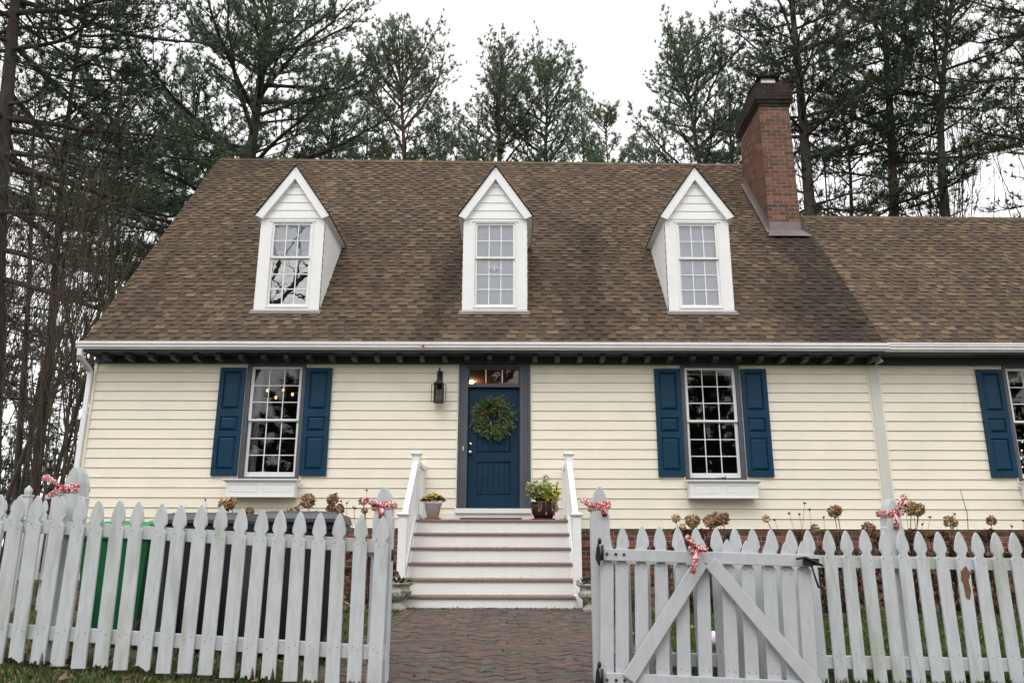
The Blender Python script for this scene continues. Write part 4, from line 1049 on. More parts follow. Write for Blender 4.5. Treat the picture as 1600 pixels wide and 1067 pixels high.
# ---- ribbons
def ribbon(pt, wd, dep, label, tails, vert=False):
    t = thing('ribbon', label, 'ribbon', pt, 'red and white floral ribbons tied on the fence')
    b = MB(); a, d = wd / 2 + .006, dep / 2 + .006; h = .024
    ring = [(-a, -d), (a, -d), (a, d), (-a, d)]; vs = []
    for k, z in enumerate((-h, -h * .3, h * .4, h)):
        e = .0 if k in (0, 3) else .006; vs += [(x + (e if x > 0 else -e), y + (e if y > 0 else -e), z + random.uniform(-.006, .006) + x * .08) for x, y in ring]
    b.add(vs, [(k * 4 + i, k * 4 + (i + 1) % 4, k * 4 + 4 + (i + 1) % 4, k * 4 + 4 + i) for k in range(3) for i in range(4)])
    o = b.build('band', RIB, t); k = MB(); k.ball((tails[0][0][0], -d - .008, tails[0][0][2]), .016, 8, sq=1.1); k.build('knot', RIB, t)
    for tl in tails:
        b = MB(); vs = []; n = len(tl)
        for i, p in enumerate(tl):
            p = Vector(p); dr = (Vector(tl[min(i + 1, n - 1)]) - Vector(tl[max(i - 1, 0)])).normalized(); sd2 = dr.cross(Vector((.25 * math.sin(i * 1.7), 1, .2 * math.cos(i)))).normalized()
            ww = .010 if i == 0 else .020
            vs += [p - sd2 * ww, p + Vector((0, -.012 * math.sin(i * 2.1), 0)), p + sd2 * ww]
        b.add(vs, [(i * 3 + j, i * 3 + j + 1, i * 3 + 4 + j, i * 3 + 3 + j) for i in range(n - 1) for j in range(2)], smooth=True)
        o = b.build('tail', RIB, t); s = o.modifiers.new('thick', 'SOLIDIFY'); s.thickness = .002
D = -.08
ribbon((at(114, 763, 5.42).x, 5.425, at(114, 763, 5.36).z), .128, .128, 'red and white ribbon on the far left post, one end blowing to the left', [[(-.03, D, 0), (-.08, D - .01, .04), (-.13, D - .01, .065), (-.17, D, .075)], [(-.03, D, 0), (-.07, D - .01, -.03), (-.11, D - .01, -.055), (-.135, D, -.06)]])
ribbon((-.848, 5.42, at(597, 790, 5.36).z), .128, .128, 'red and white ribbon tied round the post left of the brick path', [[(-.01, D, 0), (-.06, D - .01, .02), (-.11, D - .01, .035), (-.14, D, .025)], [(-.01, D, 0), (-.005, D - .015, -.04), (.0, D - .012, -.08)]])
ribbon((gp.x, YR - .03, at(935, 790, YR - .1).z), .128, .128, 'red and white ribbon tied round the gate post right of the path', [[(.01, D, 0), (.025, D - .012, -.03), (.028, D - .012, -.075)], [(-.04, D, .0), (-.08, D, .01), (-.13, D, .045)]])
gr = at(1088, 858, 5.5)
ribbon((gr.x, gr.y + .02, gr.z), .06, .05, 'red and white ribbon knotted at the middle of the gate, tail hanging down', [[(0, -.05, 0), (-.03, -.06, .035), (-.06, -.06, .075), (-.075, -.055, .085)], [(0, -.05, 0), (-.015, -.06, -.05), (-.035, -.062, -.11), (-.045, -.06, -.155)], [(0, -.05, 0), (.05, -.06, .0), (.06, -.055, .02)]])
ribbon((pp.x, YR + .12, at(1385, 800, YR + .05).z), .12, .12, 'red and white ribbon tied on the right fence post, both ends loose', [[(.0, D, 0), (.035, D - .012, .05), (.06, D - .012, .10), (.095, D, .115)], [(.0, D, 0), (-.005, D - .012, -.06), (-.015, D - .012, -.125)]])

# ================================================================== wheelie bins
def bin_(px0, px1, Y, top, label, body, lid, wheels=True, rz=0):
    top -= 9 if lid is BINGL else 19
    a, c = at(px0, 900, Y), at(px1, 900, Y); wd = c.x - a.x; zg = gz((a.x + c.x) / 2, Y); zt = at((px0 + px1) / 2, top, Y).z; h = zt - zg
    t = thing('wheelie_bin', label, 'bin', ((a.x + c.x) / 2, Y + wd / 2, zg), 'wheelie bins behind the left fence', rot=(0, 0, rz))
    d = wd * 1.08; b = MB(); vs = []
    for z, k in ((.06, .80), (h * .45, .90), (h - .1, .985), (h - .1, 1.04), (h - .05, 1.04)): vs += [(i * wd / 2 * k, j * d / 2 * k, z) for i, j in ((-1, -1), (1, -1), (1, 1), (-1, 1))]
    b.add(vs, [(3, 2, 1, 0)] + [(k * 4 + i, k * 4 + (i + 1) % 4, k * 4 + 4 + (i + 1) % 4, k * 4 + 4 + i) for k in range(4) for i in range(4)] + [(16, 17, 18, 19)])
    for x in (-.2, 0, .2): b.box(x * wd * 1.3 - .012, x * wd * 1.3 + .012, -d / 2 * .99, -d / 2 * .8, .1, h - .12)
    b.build('body', body, t, .012)
    l = MB(); vs = []
    for z, k in ((h - .048, 1.06), (h - .015, 1.06), (h + .03, 1.0), (h + .045, .7)): vs += [(i * wd / 2 * k, j * d / 2 * k - .02, z) for i, j in ((-1, -1), (1, -1), (1, 1), (-1, 1))]
    l.add(vs, [(3, 2, 1, 0)] + [(k * 4 + i, k * 4 + (i + 1) % 4, k * 4 + 4 + (i + 1) % 4, k * 4 + 4 + i) for k in range(3) for i in range(4)] + [(12, 13, 14, 15)])
    for s_ in (-1, 1): l.bar((s_ * wd * .42, -d * .5, h + .028), (s_ * wd * .1, d * .35, h + .06), .03, .02); l.bar((s_ * wd * .15, -d * .52, h + .02), (s_ * wd * .42, d * .3, h + .045), .025, .02)
    l.build('lid', lid, t, .01)
    hd = MB(); hd.tube([(-wd * .35, d * .52, h - .06), (-wd * .35, d * .6, h - .03), (wd * .35, d * .6, h - .03), (wd * .35, d * .52, h - .06)], .016, 8); hd.build('handle', body, t)
    for s_ in (-1, 1):
        wv = MB(); q = MB(); q.lathe([(.02, -.03), (.085, -.03), (.1, -.015), (.1, .015), (.085, .03), (.02, .03)], (0, 0, 0), 20); wv.add([(s_ * wd * .43 + v[2], -d * .36 + v[0], .1 + v[1]) for v in q.v], q.f, smooth=True); wv.build('wheel', RUB, t)
bin_(120, 228, 6.5, 832, 'bright green wheelie bin behind the left picket fence', BING, BINGL)
bin_(250, 372, 6.4, 828, 'black wheelie bin next to the green one behind the fence', BINB, BINL)
bin_(396, 520, 6.3, 826, 'black scuffed wheelie bin nearest the brick path', BINB, BINL, rz=.06)

# small pink and white ball on the lawn
b = MB(); b.ball((0, 0, .05), .055, 14, sq=1.2); q = at(1112, 942, 7.6); tag(b.build('garden_ball', PINK, None, 0, (q.x, 7.6, gz(q.x, 7.6) + .02)), 'small pink and white ball lying in the grass behind the gate', 'ball')

# ================================================================== dried hydrangeas
def head(b, c, r, rng, tone):
    for k in range(int(330 * (r / .09) ** 1.7)):
        d = Vector((rng.gauss(0, 1), rng.gauss(0, 1), rng.gauss(0, .8))).normalized(); p = Vector(c) + d * r * rng.uniform(.65, 1) * Vector((1, 1, .75)).length / 1.6
        k_ = rng.uniform(.55, 1.3); b.card(p, d + Vector((rng.uniform(-1, 1), rng.uniform(-1, 1), rng.uniform(-1, 1))), d, .036, .034, tuple(q * k_ for q in tone))
TANS = [(.42, .27, .15), (.5, .35, .19), (.34, .205, .115), (.56, .42, .25)]
def hydrangea(base_px, Y, heads, seeds, label, seed, twigs=14, low=None):
    rng = random.Random(seed); q = at(base_px, 900, Y); base = Vector((q.x, Y, gz(q.x, Y)))
    t = thing('dried_hydrangea', label, 'dried shrub', base, 'dried hydrangeas along the house'); st_ = MB(); fl_ = MB()
    def stem(p, r=.005):
        s0 = Vector((rng.uniform(-.12, .12) + p.x * .35, rng.uniform(-.1, .1), 0)); md = s0.lerp(p, .55) + Vector((rng.uniform(-.05, .05), rng.uniform(-.04, .04), 0))
        k = rng.uniform(.7, 1.2); st_.tube([s0, md, p], [r * 1.4, r, r * .7], 4, (.11 * k, .07 * k, .045 * k))
    for px, py, r in heads:
        y = Y + rng.uniform(-.15, .15); p = at(px, py, y) - base; stem(p, .007); head(fl_, p, r * .84, rng, rng.choice(TANS))
        if r > .08: stem(p + Vector((.03, .02, -.02)))
    for px, py in seeds:
        p = at(px, py, Y + rng.uniform(-.1, .1)) - base; stem(p, .0035); st_.ball(p, .014, 6, (.03, .02, .016))
        for k in range(5): st_.tube([p, p + Vector((rng.uniform(-.03, .03), 0, rng.uniform(-.01, .03)))], .003, 4, (.04, .025, .02))
    for k in range(twigs):
        a = rng.uniform(-.55, .55); hgt = rng.uniform(.35, 1.0); stem(Vector((a, rng.uniform(-.25, .25), hgt)), .005)
        if rng.random() < .45: head(fl_, Vector((a, rng.uniform(-.2, .2), hgt)), rng.uniform(.04, .07), rng, (.11, .065, .04))
    for k in range(int(twigs * 5)):
        fl_.card((rng.uniform(-.5, .5), rng.uniform(-.3, .3), rng.uniform(.15, .85)), (rng.uniform(-1, 1), rng.uniform(-1, 1), -1), (0, 0, 1), .09, .05, rng.choice([(.09, .055, .035), (.14, .085, .05), (.06, .04, .03)]))
    st_.build('stems', DRY, t); fl_.build('flower_heads', DRY, t)
hydrangea(365, 11.6, [(350, 787, .075), (362, 783, .07), (357, 789, .08)], [(321, 781), (328, 806)], 'dried hydrangea with one dark brown head under the left window box', 1)
hydrangea(405, 11.4, [(390, 799, .06), (458, 801, .1)], [(467, 790)], 'dried hydrangea with a round tan head just right of the left window box', 2)
hydrangea(490, 11.5, [(481, 782, .11)], [(494, 799), (525, 771)], 'dried hydrangea with the largest tan head, nearest the right end of the left window box', 3)
hydrangea(520, 11.7, [(520, 780, .085), (517, 795, .07), (530, 795, .07)], [(533, 783), (542, 786), (555, 794)], 'dried hydrangea with three stacked tan heads left of the steps', 4)
hydrangea(575, 11.9, [(567, 783, .055), (570, 797, .04)], [(573, 766), (571, 800), (553, 793)], 'thin dried hydrangea stem leaning to the post left of the path', 5, 8)
hydrangea(1075, 10.9, [(1056, 809, .05), (1082, 814, .1), (1066, 823, .03)], [], 'dried hydrangea with a tan head above the middle of the gate', 6, 26)
hydrangea(1125, 10.8, [(1110, 814, .095), (1121, 811, .10), (1131, 810, .08)], [], 'dried hydrangea with a wide golden head under the right window box', 7, 26)
hydrangea(1262, 10.8, [(1197, 810, .04), (1273, 825, .05)], [(1233, 802), (1249, 803), (1257, 786), (1265, 796), (1287, 808), (1210, 812)], 'dried hydrangea with thin dark seed stems right of the gate latch', 8, 40)
hydrangea(1310, 10.7, [(1303, 799, .08), (1308, 797, .06), (1357, 826, .09)], [], 'dried hydrangea with a flat pale head between the gate and the ribboned post', 9, 48)
hydrangea(1415, 10.6, [(1424, 794, .1), (1434, 796, .09)], [(1415, 789), (1453, 808), (1441, 819)], 'dried hydrangea with a big golden head just right of the ribboned post', 10, 48)
hydrangea(1490, 10.7, [(1485, 815, .085)], [(1492, 803)], 'dried hydrangea with an oval brown head left of the broken picket', 11, 48)
hydrangea(1545, 10.7, [(1549, 813, .055)], [(1581, 822), (1599, 813)], 'small dried hydrangea right of the broken picket, near the photo edge', 12, 48)
tw = MB(); q0 = at(1513, 830, 10.6); pts = [q0 + Vector((.02, 0, -.7)), q0, at(1511, 800, 10.6), at(1504, 778, 10.6), at(1500, 764, 10.6)]
tw.tube(pts, [.006, .005, .005, .004, .003], 5, (.13, .1, .06)); tw.card(pts[-1], (1, 0, -.3), (0, 0, 1), .05, .02, (.12, .09, .05)); tag(tw.build('bare_twig', DRY), 'single bent bare twig standing above the fence near the right edge', 'twig')

# ================================================================== lawn and litter
def grass():
    g = np.random.default_rng(5); Vs, Ts = [], []
    def patch(x0, x1, y0, y1, dens, h, pal, clump=.5):
        n = int((x1 - x0) * (y1 - y0) * dens); x = g.uniform(x0, x1, n); y = g.uniform(y0, y1, n)
        keep = (x < PX0 + .03 * g.standard_normal(n)) | (x > PX1 + .03 * g.standard_normal(n)); keep &= np.sin(x * 3.1 + 1.3 * np.sin(y * 2.3)) + np.sin(y * 4.2 + x) > -1.9 + clump * g.random(n)
        x, y = x[keep], y[keep]; n = len(x)
        z = np.array([gz(a, c) for a, c in zip(x, y)]) - .012; a = g.uniform(0, 2 * PI, n); L = h * g.uniform(.5, 1.4, n); lean = g.uniform(.1, 1.0, n) * L
        wv = .0035 + .003 * g.random(n); b2 = g.uniform(0, 2 * PI, n)
        P = np.stack([x, y, z], 1); s_ = np.stack([np.cos(a) * wv, np.sin(a) * wv, 0 * a], 1); T = P + np.stack([np.cos(b2) * lean, np.sin(b2) * lean, L], 1); Mi = P * .5 + T * .5 + np.stack([0 * a, 0 * a, L * .15], 1)
        Vs.append(np.stack([P - s_, P + s_, Mi + s_ * .8, T, Mi - s_ * .8], 1).reshape(-1, 3)); pal = np.array(pal); Ts.append(pal[g.integers(0, len(pal), n)] * g.uniform(.7, 1.25, (n, 1)))
    green = [(.05, .105, .016), (.06, .12, .02), (.04, .08, .015), (.085, .13, .03), (.035, .07, .014)]; mixed = green + [(.16, .13, .06), (.2, .16, .08), (.12, .09, .05), (.15, .12, .06)]
    patch(-4.6, PX0 + .1, 4.3, 5.7, 3600, .032, mixed[:8]); patch(-7.5, PX0 + .1, 5.7, 12.9, 1500, .04, mixed, .9)
    patch(PX1 - .1, 9, 5.0, 10.4, 1900, .05, green + [(.13, .11, .05)]); patch(-16, -7.5, 8, 20, 120, .07, mixed)
    patch(PX1 - .1, 4, 4.2, 5.2, 2600, .035, green)
    V = np.concatenate(Vs); T = np.concatenate(Ts); n = len(V) // 5
    FA = np.arange(n * 5).reshape(n, 5)
    tag(link('grass', np_mesh('grass', V, FA, GRS, T)), kind='stuff')
grass()
def litter():
    rng = random.Random(17); b = MB(); pal = [(.13, .075, .045), (.2, .12, .07), (.09, .055, .035), (.24, .13, .06), (.16, .1, .06)]
    def leaf(x, y, z, s): b.card((x, y, z), (rng.uniform(-1, 1), rng.uniform(-1, 1), rng.uniform(-.1, .35)), (0, 0, 1), s, s * .6, rng.choice(pal), rng.uniform(-.1, .2))
    for k in range(1900):
        x, y = rng.uniform(-7, 9), (rng.uniform(4.6, 12.6) if k < 1500 else rng.uniform(4.5, 5.7))
        if PX0 < x < PX1: continue
        leaf(x, y, gz(x, y) + rng.uniform(0, .03), rng.uniform(.04, .09))
    for k in range(1800): x, y = rng.choice([rng.uniform(-6.5, -1.6), rng.uniform(1.2, 9)]), rng.uniform(10.3, 13.2); leaf(x, y, gz(x, y) + rng.uniform(0, .08), rng.uniform(.05, .11))
    for k in range(700): x = rng.uniform(-1.4, 1.0); y = 11.23 - abs(rng.gauss(0, .05)); leaf(x, y, path_z(y) + .014, rng.uniform(.015, .04))
    for k in range(160): x, y = rng.uniform(PX0, PX1), rng.uniform(4.4, 11); leaf(x, y, path_z(y) + .016, rng.uniform(.012, .03))
    for z, y in zip(LV, TY):
        for k in range(170): leaf(rng.gauss(-.2, .55) if rng.random() < .5 else rng.uniform(sx0, sx1), min(y + abs(rng.gauss(.14, .1)) + .03, y + .255), z + .004, rng.uniform(.01, .028))
    tag(b.build('leaf_litter', LEAF), kind='stuff')
    w_ = MB()
    for k in range(26):
        x, y = rng.uniform(PX0 + .1, PX1 - .05), rng.uniform(4.6, 11)
        for q in range(9): a = rng.uniform(0, 2 * PI); w_.card((x, y, path_z(y) + .012), (math.cos(a), math.sin(a), rng.uniform(.2, .9)), (0, 0, 1), rng.uniform(.02, .05), .012, rng.choice([(.08, .14, .03), (.12, .18, .05)]))
    tag(w_.build('path_weeds', LEAF), kind='stuff')
litter()

# ================================================================== TREES
def tubes_np(lst, sides):
    """lst of (pts (m,3), radii (m,)) -> V, quads"""
    Vs, Fs, off = [], [], 0; ang = np.arange(sides) * 2 * PI / sides; ca, sa = np.cos(ang), np.sin(ang)
    for P, r in lst:
        P = np.asarray(P, float); m = len(P); d = np.gradient(P, axis=0); d /= np.linalg.norm(d, axis=1, keepdims=True) + 1e-9
        ref = np.array([0, 0, 1.]) if abs(d[0, 2]) < .8 else np.array([1., 0, 0]); a = np.cross(d, ref); a /= np.linalg.norm(a, axis=1, keepdims=True) + 1e-9; b = np.cross(d, a)
        V = P[:, None] + (a[:, None] * ca[None, :, None] + b[:, None] * sa[None, :, None]) * np.asarray(r)[:, None, None]; Vs.append(V.reshape(-1, 3))
        i = np.arange(m - 1)[:, None] * sides; k = np.arange(sides)[None]; k2 = (k + 1) % sides
        Fs.append(np.stack([i + k, i + k2, i + sides + k2, i + sides + k], -1).reshape(-1, 4) + off); off += m * sides
    return np.concatenate(Vs), np.concatenate(Fs)
def needles(P, D, size, nper, g, pal, wd=.02):
    """tufts of thin needle triangles at P pointing along D"""
    n = len(P); P = np.repeat(P, nper, 0); D = np.repeat(D, nper, 0); S = np.repeat(size, nper)[:, None]
    v = D * .75 + g.standard_normal((n * nper, 3)) * .62; v /= np.linalg.norm(v, axis=1, keepdims=True)
    L = S * g.uniform(.6, 1.15, (n * nper, 1)); p = np.cross(v, g.standard_normal((n * nper, 3))); p /= np.linalg.norm(p, axis=1, keepdims=True) + 1e-9
    base = P - D * S * .25 * g.random((n * nper, 1)); w_ = wd * g.uniform(.7, 1.3, (n * nper, 1))
    V = np.stack([base - p * w_ * .5, base + p * w_ * .5, base + v * L], 1).reshape(-1, 3)
    pal = np.array(pal); t = pal[g.integers(0, len(pal), n)] * g.uniform(.7, 1.25, (n, 1)); T = np.repeat(t, nper, 0) * g.uniform(.85, 1.15, (n * nper, 1))
    return V, T
GREEN = [(.115, .168, .105), (.14, .19, .12), (.09, .138, .085), (.16, .205, .12), (.11, .175, .085)]
DARK = [(.042, .074, .040), (.054, .088, .045), (.034, .06, .034), (.065, .096, .045)]
def pine_geo(seed, h, r0, cb, R, nb, up=(5, 55), shape='oval', tuft=.26, sub=3.8, lean=(0, 0), wob=.25, pal=GREEN, nper=17, dead=6, stop=None, wd=.025, crown=1.04):
    g = np.random.default_rng(seed); n = 16; t = np.linspace(0, 1, n)
    ph = g.uniform(0, 6, 4); T = np.stack([lean[0] * h * t + wob * np.sin(t * 5 + ph[0]) * t, lean[1] * h * t + wob * np.sin(t * 4 + ph[1]) * t, h * t], 1)
    rad = r0 * (1 - t) ** .8 * .95 + .02
    big, small, P, D, S = [(T, rad)], [], [], [], []
    def tp(u): i = min(n - 2, int(u * (n - 1))); f_ = u * (n - 1) - i; return T[i] * (1 - f_) + T[i + 1] * f_
    az = g.uniform(0, 6)
    us = np.sort(cb + (1 - cb) * g.random(nb) ** .9)
    for u in us:
        q = (u - cb) / (1 - cb); az += 2.4 + g.uniform(-.9, .9)
        if shape == 'oval': L = R * (math.sin(PI * (.2 + .72 * q)) ** .8)
        elif shape == 'cone': L = R * (1 - q) ** .75 + .35
        else: L = R * (1 - q ** 2.2) ** .6 * (.75 + .25 * math.sin(PI * q)) + .4
        L *= g.uniform(.5, 1.15); el = math.radians(up[0] + (up[1] - up[0]) * q + g.uniform(-12, 12)); m = 8
        s_ = np.linspace(0, 1, m); e2 = el + math.radians(22) * s_ ** 2 - math.radians(8) * np.sin(PI * s_); aa = az + g.uniform(-.6, .6) * s_
        st_ = np.stack([np.cos(e2) * np.cos(aa), np.cos(e2) * np.sin(aa), np.sin(e2)], 1) * (L / (m - 1)); st_[0] = 0
        B = tp(u) + np.cumsum(st_, 0) + np.cumsum(g.standard_normal((m, 3)) * .05 * L / 2, 0) * s_[:, None]
        rb = min(r0 * .3, .007 + .013 * L) * (1 - s_) ** .7 + .005; big.append((B, rb))
        ns = max(4, int(L * sub)); side = 1
        for k in range(ns):
            f_ = .16 + .84 * (k + g.random()) / ns; f_ = min(f_, .99); i = int(f_ * (m - 1)); i = min(i, m - 2); fr = f_ * (m - 1) - i
            p0 = B[i] * (1 - fr) + B[i + 1] * fr; d = B[i + 1] - B[i]; d /= np.linalg.norm(d) + 1e-9
            sv = np.cross(d, [0, 0, 1]); sv /= np.linalg.norm(sv) + 1e-9; side = -side
            ls = (.42 * L * (1.15 - f_) + .25) * g.uniform(.6, 1.2); dv = d * .75 + sv * side * g.uniform(.5, 1) + np.array([0, 0, g.uniform(-.05, .5)]); dv /= np.linalg.norm(dv)
            C = np.stack([p0, p0 + dv * ls * .5 + g.standard_normal(3) * .03, p0 + dv * ls + np.array([0, 0, .12 * ls])]); small.append((C, np.array([.009, .0065, .003]) * (.7 + .3 * L)))
            nt_ = max(4, int(ls * 5.6)); uu = np.linspace(.25, 1, nt_)
            for w_ in uu:
                pp_ = C[0] * (1 - w_) ** 2 + 2 * C[1] * w_ * (1 - w_) + C[2] * w_ * w_
                off = g.standard_normal(3) * .09 * (1.2 - w_ * .6); off[2] = abs(off[2]); P.append(pp_ + off); dd_ = dv * .7 + off * 4 + np.array([0, 0, .35]); D.append(dd_ / np.linalg.norm(dd_)); S.append(tuft * crown * g.uniform(.5, 1.4))
    for k in range(dead):                                     # bare stubs below the crown
        u = g.uniform(cb * .45, cb); a = g.uniform(0, 6.3); L = g.uniform(.4, 1.3) * R * .5; d = np.array([math.cos(a), math.sin(a), g.uniform(-.2, .4)])
        p0 = tp(u); C = np.stack([p0, p0 + d * L * .5, p0 + d * L + np.array([0, 0, -.1 * L])]); small.append((C, np.array([.03, .018, .006])))
        for j in range(3): e_ = C[1] + g.standard_normal(3) * .02; small.append((np.stack([e_, e_ + g.standard_normal(3) * .25 * L * .4, e_ + (d + g.standard_normal(3) * .7) * L * .4]), np.array([.012, .008, .004])))
    V1, F1 = tubes_np(big, 7); V2, F2 = tubes_np(small, 4)
    hue = np.array([g.uniform(.88, 1.08), g.uniform(.95, 1.08), g.uniform(.85, 1.15)]) * g.uniform(.9, 1.12); pal = [tuple(np.array(c_) * hue) for c_ in pal] * 7 + [(.12, .085, .05)]
    NV, NT = needles(np.array(P), np.array(D), np.array(S), nper, g, pal, wd)
    return np.concatenate([V1, V2]), np.concatenate([F1, F2 + len(V1)]), NV, NT
NTRI = 0
def pine(px, Y, top_py, label, seed, bark=BARK, group='pines behind the house', foot=None, **k):
    """px, top_py: where the top stands in the photo at distance Y; foot: pixel column of the foot"""
    global NTRI
    tp_ = at(px, top_py, Y); fx = at(foot[0], foot[1], Y) if foot else None
    x0 = tp_.x; h = tp_.z
    if foot:
        sl_ = (tp_.x - fx.x) / (tp_.z - fx.z); x0 = tp_.x - sl_ * h; k['lean'] = (sl_, 0)
    V, FA, NV, NT = pine_geo(seed, h, **k); NTRI += len(NT)
    t = thing('pine_tree', label, 'tree', (x0, Y, 0), group)
    link('trunk', np_mesh('trunk', V, FA, bark, smooth=True), t); link('crown', np_mesh('crown', NV, np.arange(len(NV)).reshape(-1, 3), NEED, NT), t)
    return V, FA, NV, NT
# behind the house, left to right
pine(30, 17.5, -330, 'great dark pine at the left edge with long boughs reaching over the garden', 1, foot=(-10, 560), group='pines left of the house', r0=.27, cb=.3, R=5.0, nb=80, up=(-12, 30), shape='broad', tuft=.24, pal=DARK, nper=12, wob=.3, dead=10)
pine(150, 21, -60, 'leaning dark pine in the left wood with a long bare trunk', 2, foot=(66, 640), group='pines left of the house', r0=.13, cb=.62, R=3.0, nb=42, up=(0, 40), tuft=.22, pal=DARK, dead=12)
pine(205, 26, 112, 'small slender pine showing in the gap left of the roof peak', 3, foot=(172, 470), group='pines left of the house', r0=.11, cb=.52, R=3.0, nb=44, up=(0, 50), tuft=.22, dead=12)
pine(60, 30, 150, 'mid-size pine in the left wood seen between two nearer trunks', 4, foot=(28, 720), group='pines left of the house', r0=.14, cb=.5, R=3.2, nb=36, up=(-5, 40), tuft=.22, pal=DARK, dead=14)
pine(118, 36, 250, 'thin distant pine low in the left wood beside the bare shrub', 5, group='pines left of the house', r0=.11, cb=.5, R=2.4, nb=30, up=(0, 50), tuft=.24, pal=DARK, dead=12)
pine(22, 34, 470, 'small dark evergreen low in the wood at the left edge', 31, group='pines left of the house', r0=.09, cb=.12, R=2.0, nb=44, up=(0, 45), pal=DARK)
pine(78, 38, 520, 'small dark evergreen low between the two bare shrubs', 32, group='pines left of the house', r0=.09, cb=.1, R=2.2, nb=44, up=(0, 45), pal=DARK)
pine(132, 30, 560, 'small dark evergreen just left of the downspout', 33, group='pines left of the house', r0=.08, cb=.1, R=1.5, nb=36, up=(0, 45), pal=DARK)
pine(430, 26, -120, 'largest broad pine rising above the left dormer', 6, r0=.36, cb=.36, R=5.3, nb=112, up=(-4, 58), shape='broad', tuft=.25, dead=4)
pine(300, 30, 120, 'bushy low pine filling the space behind the left end of the ridge', 7, r0=.22, cb=.4, R=3.6, nb=76, up=(0, 45), tuft=.25)
pine(528, 31, 96, 'narrow pine half hidden by the largest pine above the left dormer', 8, r0=.2, cb=.48, R=2.6, nb=70, up=(10, 55), shape='broad', tuft=.25)
pine(636, 29, 92, 'open crowned pine with a forked reddish trunk between left and middle dormers', 9, bark=BARKR, r0=.22, cb=.54, R=4.2, nb=56, up=(18, 62), tuft=.23, dead=8, wob=.45)
pine(694, 34, 176, 'low thin pine between the two tallest pines left of the middle dormer', 10, r0=.15, cb=.45, R=2.7, nb=56, up=(20, 60), tuft=.22)
pine(575, 36, 140, 'low soft pine between the narrow pine and the forked one', 21, r0=.15, cb=.4, R=2.6, nb=50, up=(10, 55), tuft=.24)
pine(742, 37, 176, 'low wispy pine just left of the pine above the middle dormer', 22, r0=.13, cb=.4, R=2.3, nb=40, up=(10, 60), tuft=.22)
pine(905, 37, 150, 'leaning low pine right of the round topped pine', 23, r0=.14, cb=.45, R=2.4, nb=44, up=(15, 60), tuft=.23)
pine(1005, 38, 205, 'lowest pine peeping over the ridge left of the right dormer peak', 24, r0=.13, cb=.45, R=2.6, nb=40, up=(10, 55), tuft=.22)
pine(1140, 30, 120, 'bushy dark pine squeezed between the lone pine and the chimney', 25, r0=.17, cb=.4, R=2.4, nb=56, up=(0, 50), tuft=.24, pal=DARK + GREEN[:2])
pine(788, 30, 92, 'upright pine directly above the middle dormer', 11, r0=.24, cb=.48, R=3.9, nb=64, up=(12, 62), tuft=.24)
pine(856, 31, 112, 'pine with a rounded top just right of the middle dormer', 12, r0=.22, cb=.48, R=3.8, nb=64, up=(12, 62), tuft=.24)
pine(950, 35, 186, 'small low pine between the middle and right dormers', 13, r0=.15, cb=.45, R=3.1, nb=60, up=(10, 55), tuft=.24)
pine(1066, 28, 74, 'lone pine with a pointed crown and bare lower trunk above the right dormer', 14, foot=(1086, 258), r0=.19, cb=.54, R=3.9, nb=60, up=(16, 60), shape='oval', tuft=.23, dead=8)
pine(1215, 24, -160, 'dense dark pine standing close behind the brick chimney', 15, r0=.3, cb=.47, R=3.4, nb=92, up=(0, 52), shape='broad', tuft=.25, pal=DARK + GREEN[:1])
pine(1290, 29, 150, 'shorter crooked pine just right of the chimney', 16, r0=.16, cb=.45, R=2.4, nb=40, up=(0, 50), tuft=.22, pal=DARK, wob=.7, dead=8)
pine(1365, 25, -120, 'tall straight pine over the low wing roof with a bare mid trunk', 17, foot=(1392, 330), r0=.26, cb=.5, R=3.3, nb=66, up=(0, 50), shape='broad', tuft=.24, pal=DARK + GREEN[:2], dead=14)
pine(1480, 24, -90, 'crooked pine with a bent trunk second from the right edge', 18, foot=(1500, 330), r0=.24, cb=.55, R=3.2, nb=62, up=(-5, 45), shape='broad', tuft=.24, pal=DARK + GREEN[:1], dead=10, wob=.9)
pine(1640, 21, -260, 'very dark drooping pine cut off by the right edge', 19, r0=.34, cb=.22, R=5.4, nb=110, up=(-16, 32), shape='broad', tuft=.25, pal=DARK, nper=12)

def bare_geo(seed, h, r0, levels, spread, n1, up=.3, lean=(0, 0), crook=.12, start=.35, sides=5, limbs=()):
    g = np.random.default_rng(seed); out_ = []
    def grow(p, d, L, r, lv):
        m = 6 if lv == 0 else 5; P = [np.array(p, float)]; d = np.array(d, float); d /= np.linalg.norm(d)
        for i in range(m - 1):
            d = d + g.standard_normal(3) * crook + np.array([0, 0, up * .12]); d /= np.linalg.norm(d); P.append(P[-1] + d * L / (m - 1))
        P = np.array(P); rr = r * np.linspace(1, .35, m); out_.append((P, rr))
        if lv >= levels: return
        for k in range(n1 if lv == 0 else max(2, n1 - 1 - lv)):
            f_ = g.uniform(start if lv == 0 else .25, 1); i = min(m - 2, int(f_ * (m - 1))); fr = f_ * (m - 1) - i; q = P[i] * (1 - fr) + P[i + 1] * fr
            dd = P[i + 1] - P[i]; dd /= np.linalg.norm(dd); v = g.standard_normal(3); v -= dd * v.dot(dd); v /= np.linalg.norm(v)
            grow(q, dd + v * spread * g.uniform(.6, 1.3) + np.array([0, 0, up]), L * g.uniform(.4, .65) * (1 - .25 * f_), max(.004, r * (1 - .65 * f_) * .6), lv + 1)
    grow((0, 0, 0), (lean[0], lean[1], 1), h, r0, 0)
    for P, r in limbs:
        P = np.array(P, float); out_.append((P, r * np.linspace(1, .5, len(P))))
        for k in range(5):
            i = g.integers(1, len(P)); grow(P[i] - (P[i] - P[i - 1]) * g.random(), (g.normal() * .8, g.normal() * .3, .6), g.uniform(.8, 1.8), r * .22, levels - 2)
    return tubes_np(out_, sides)
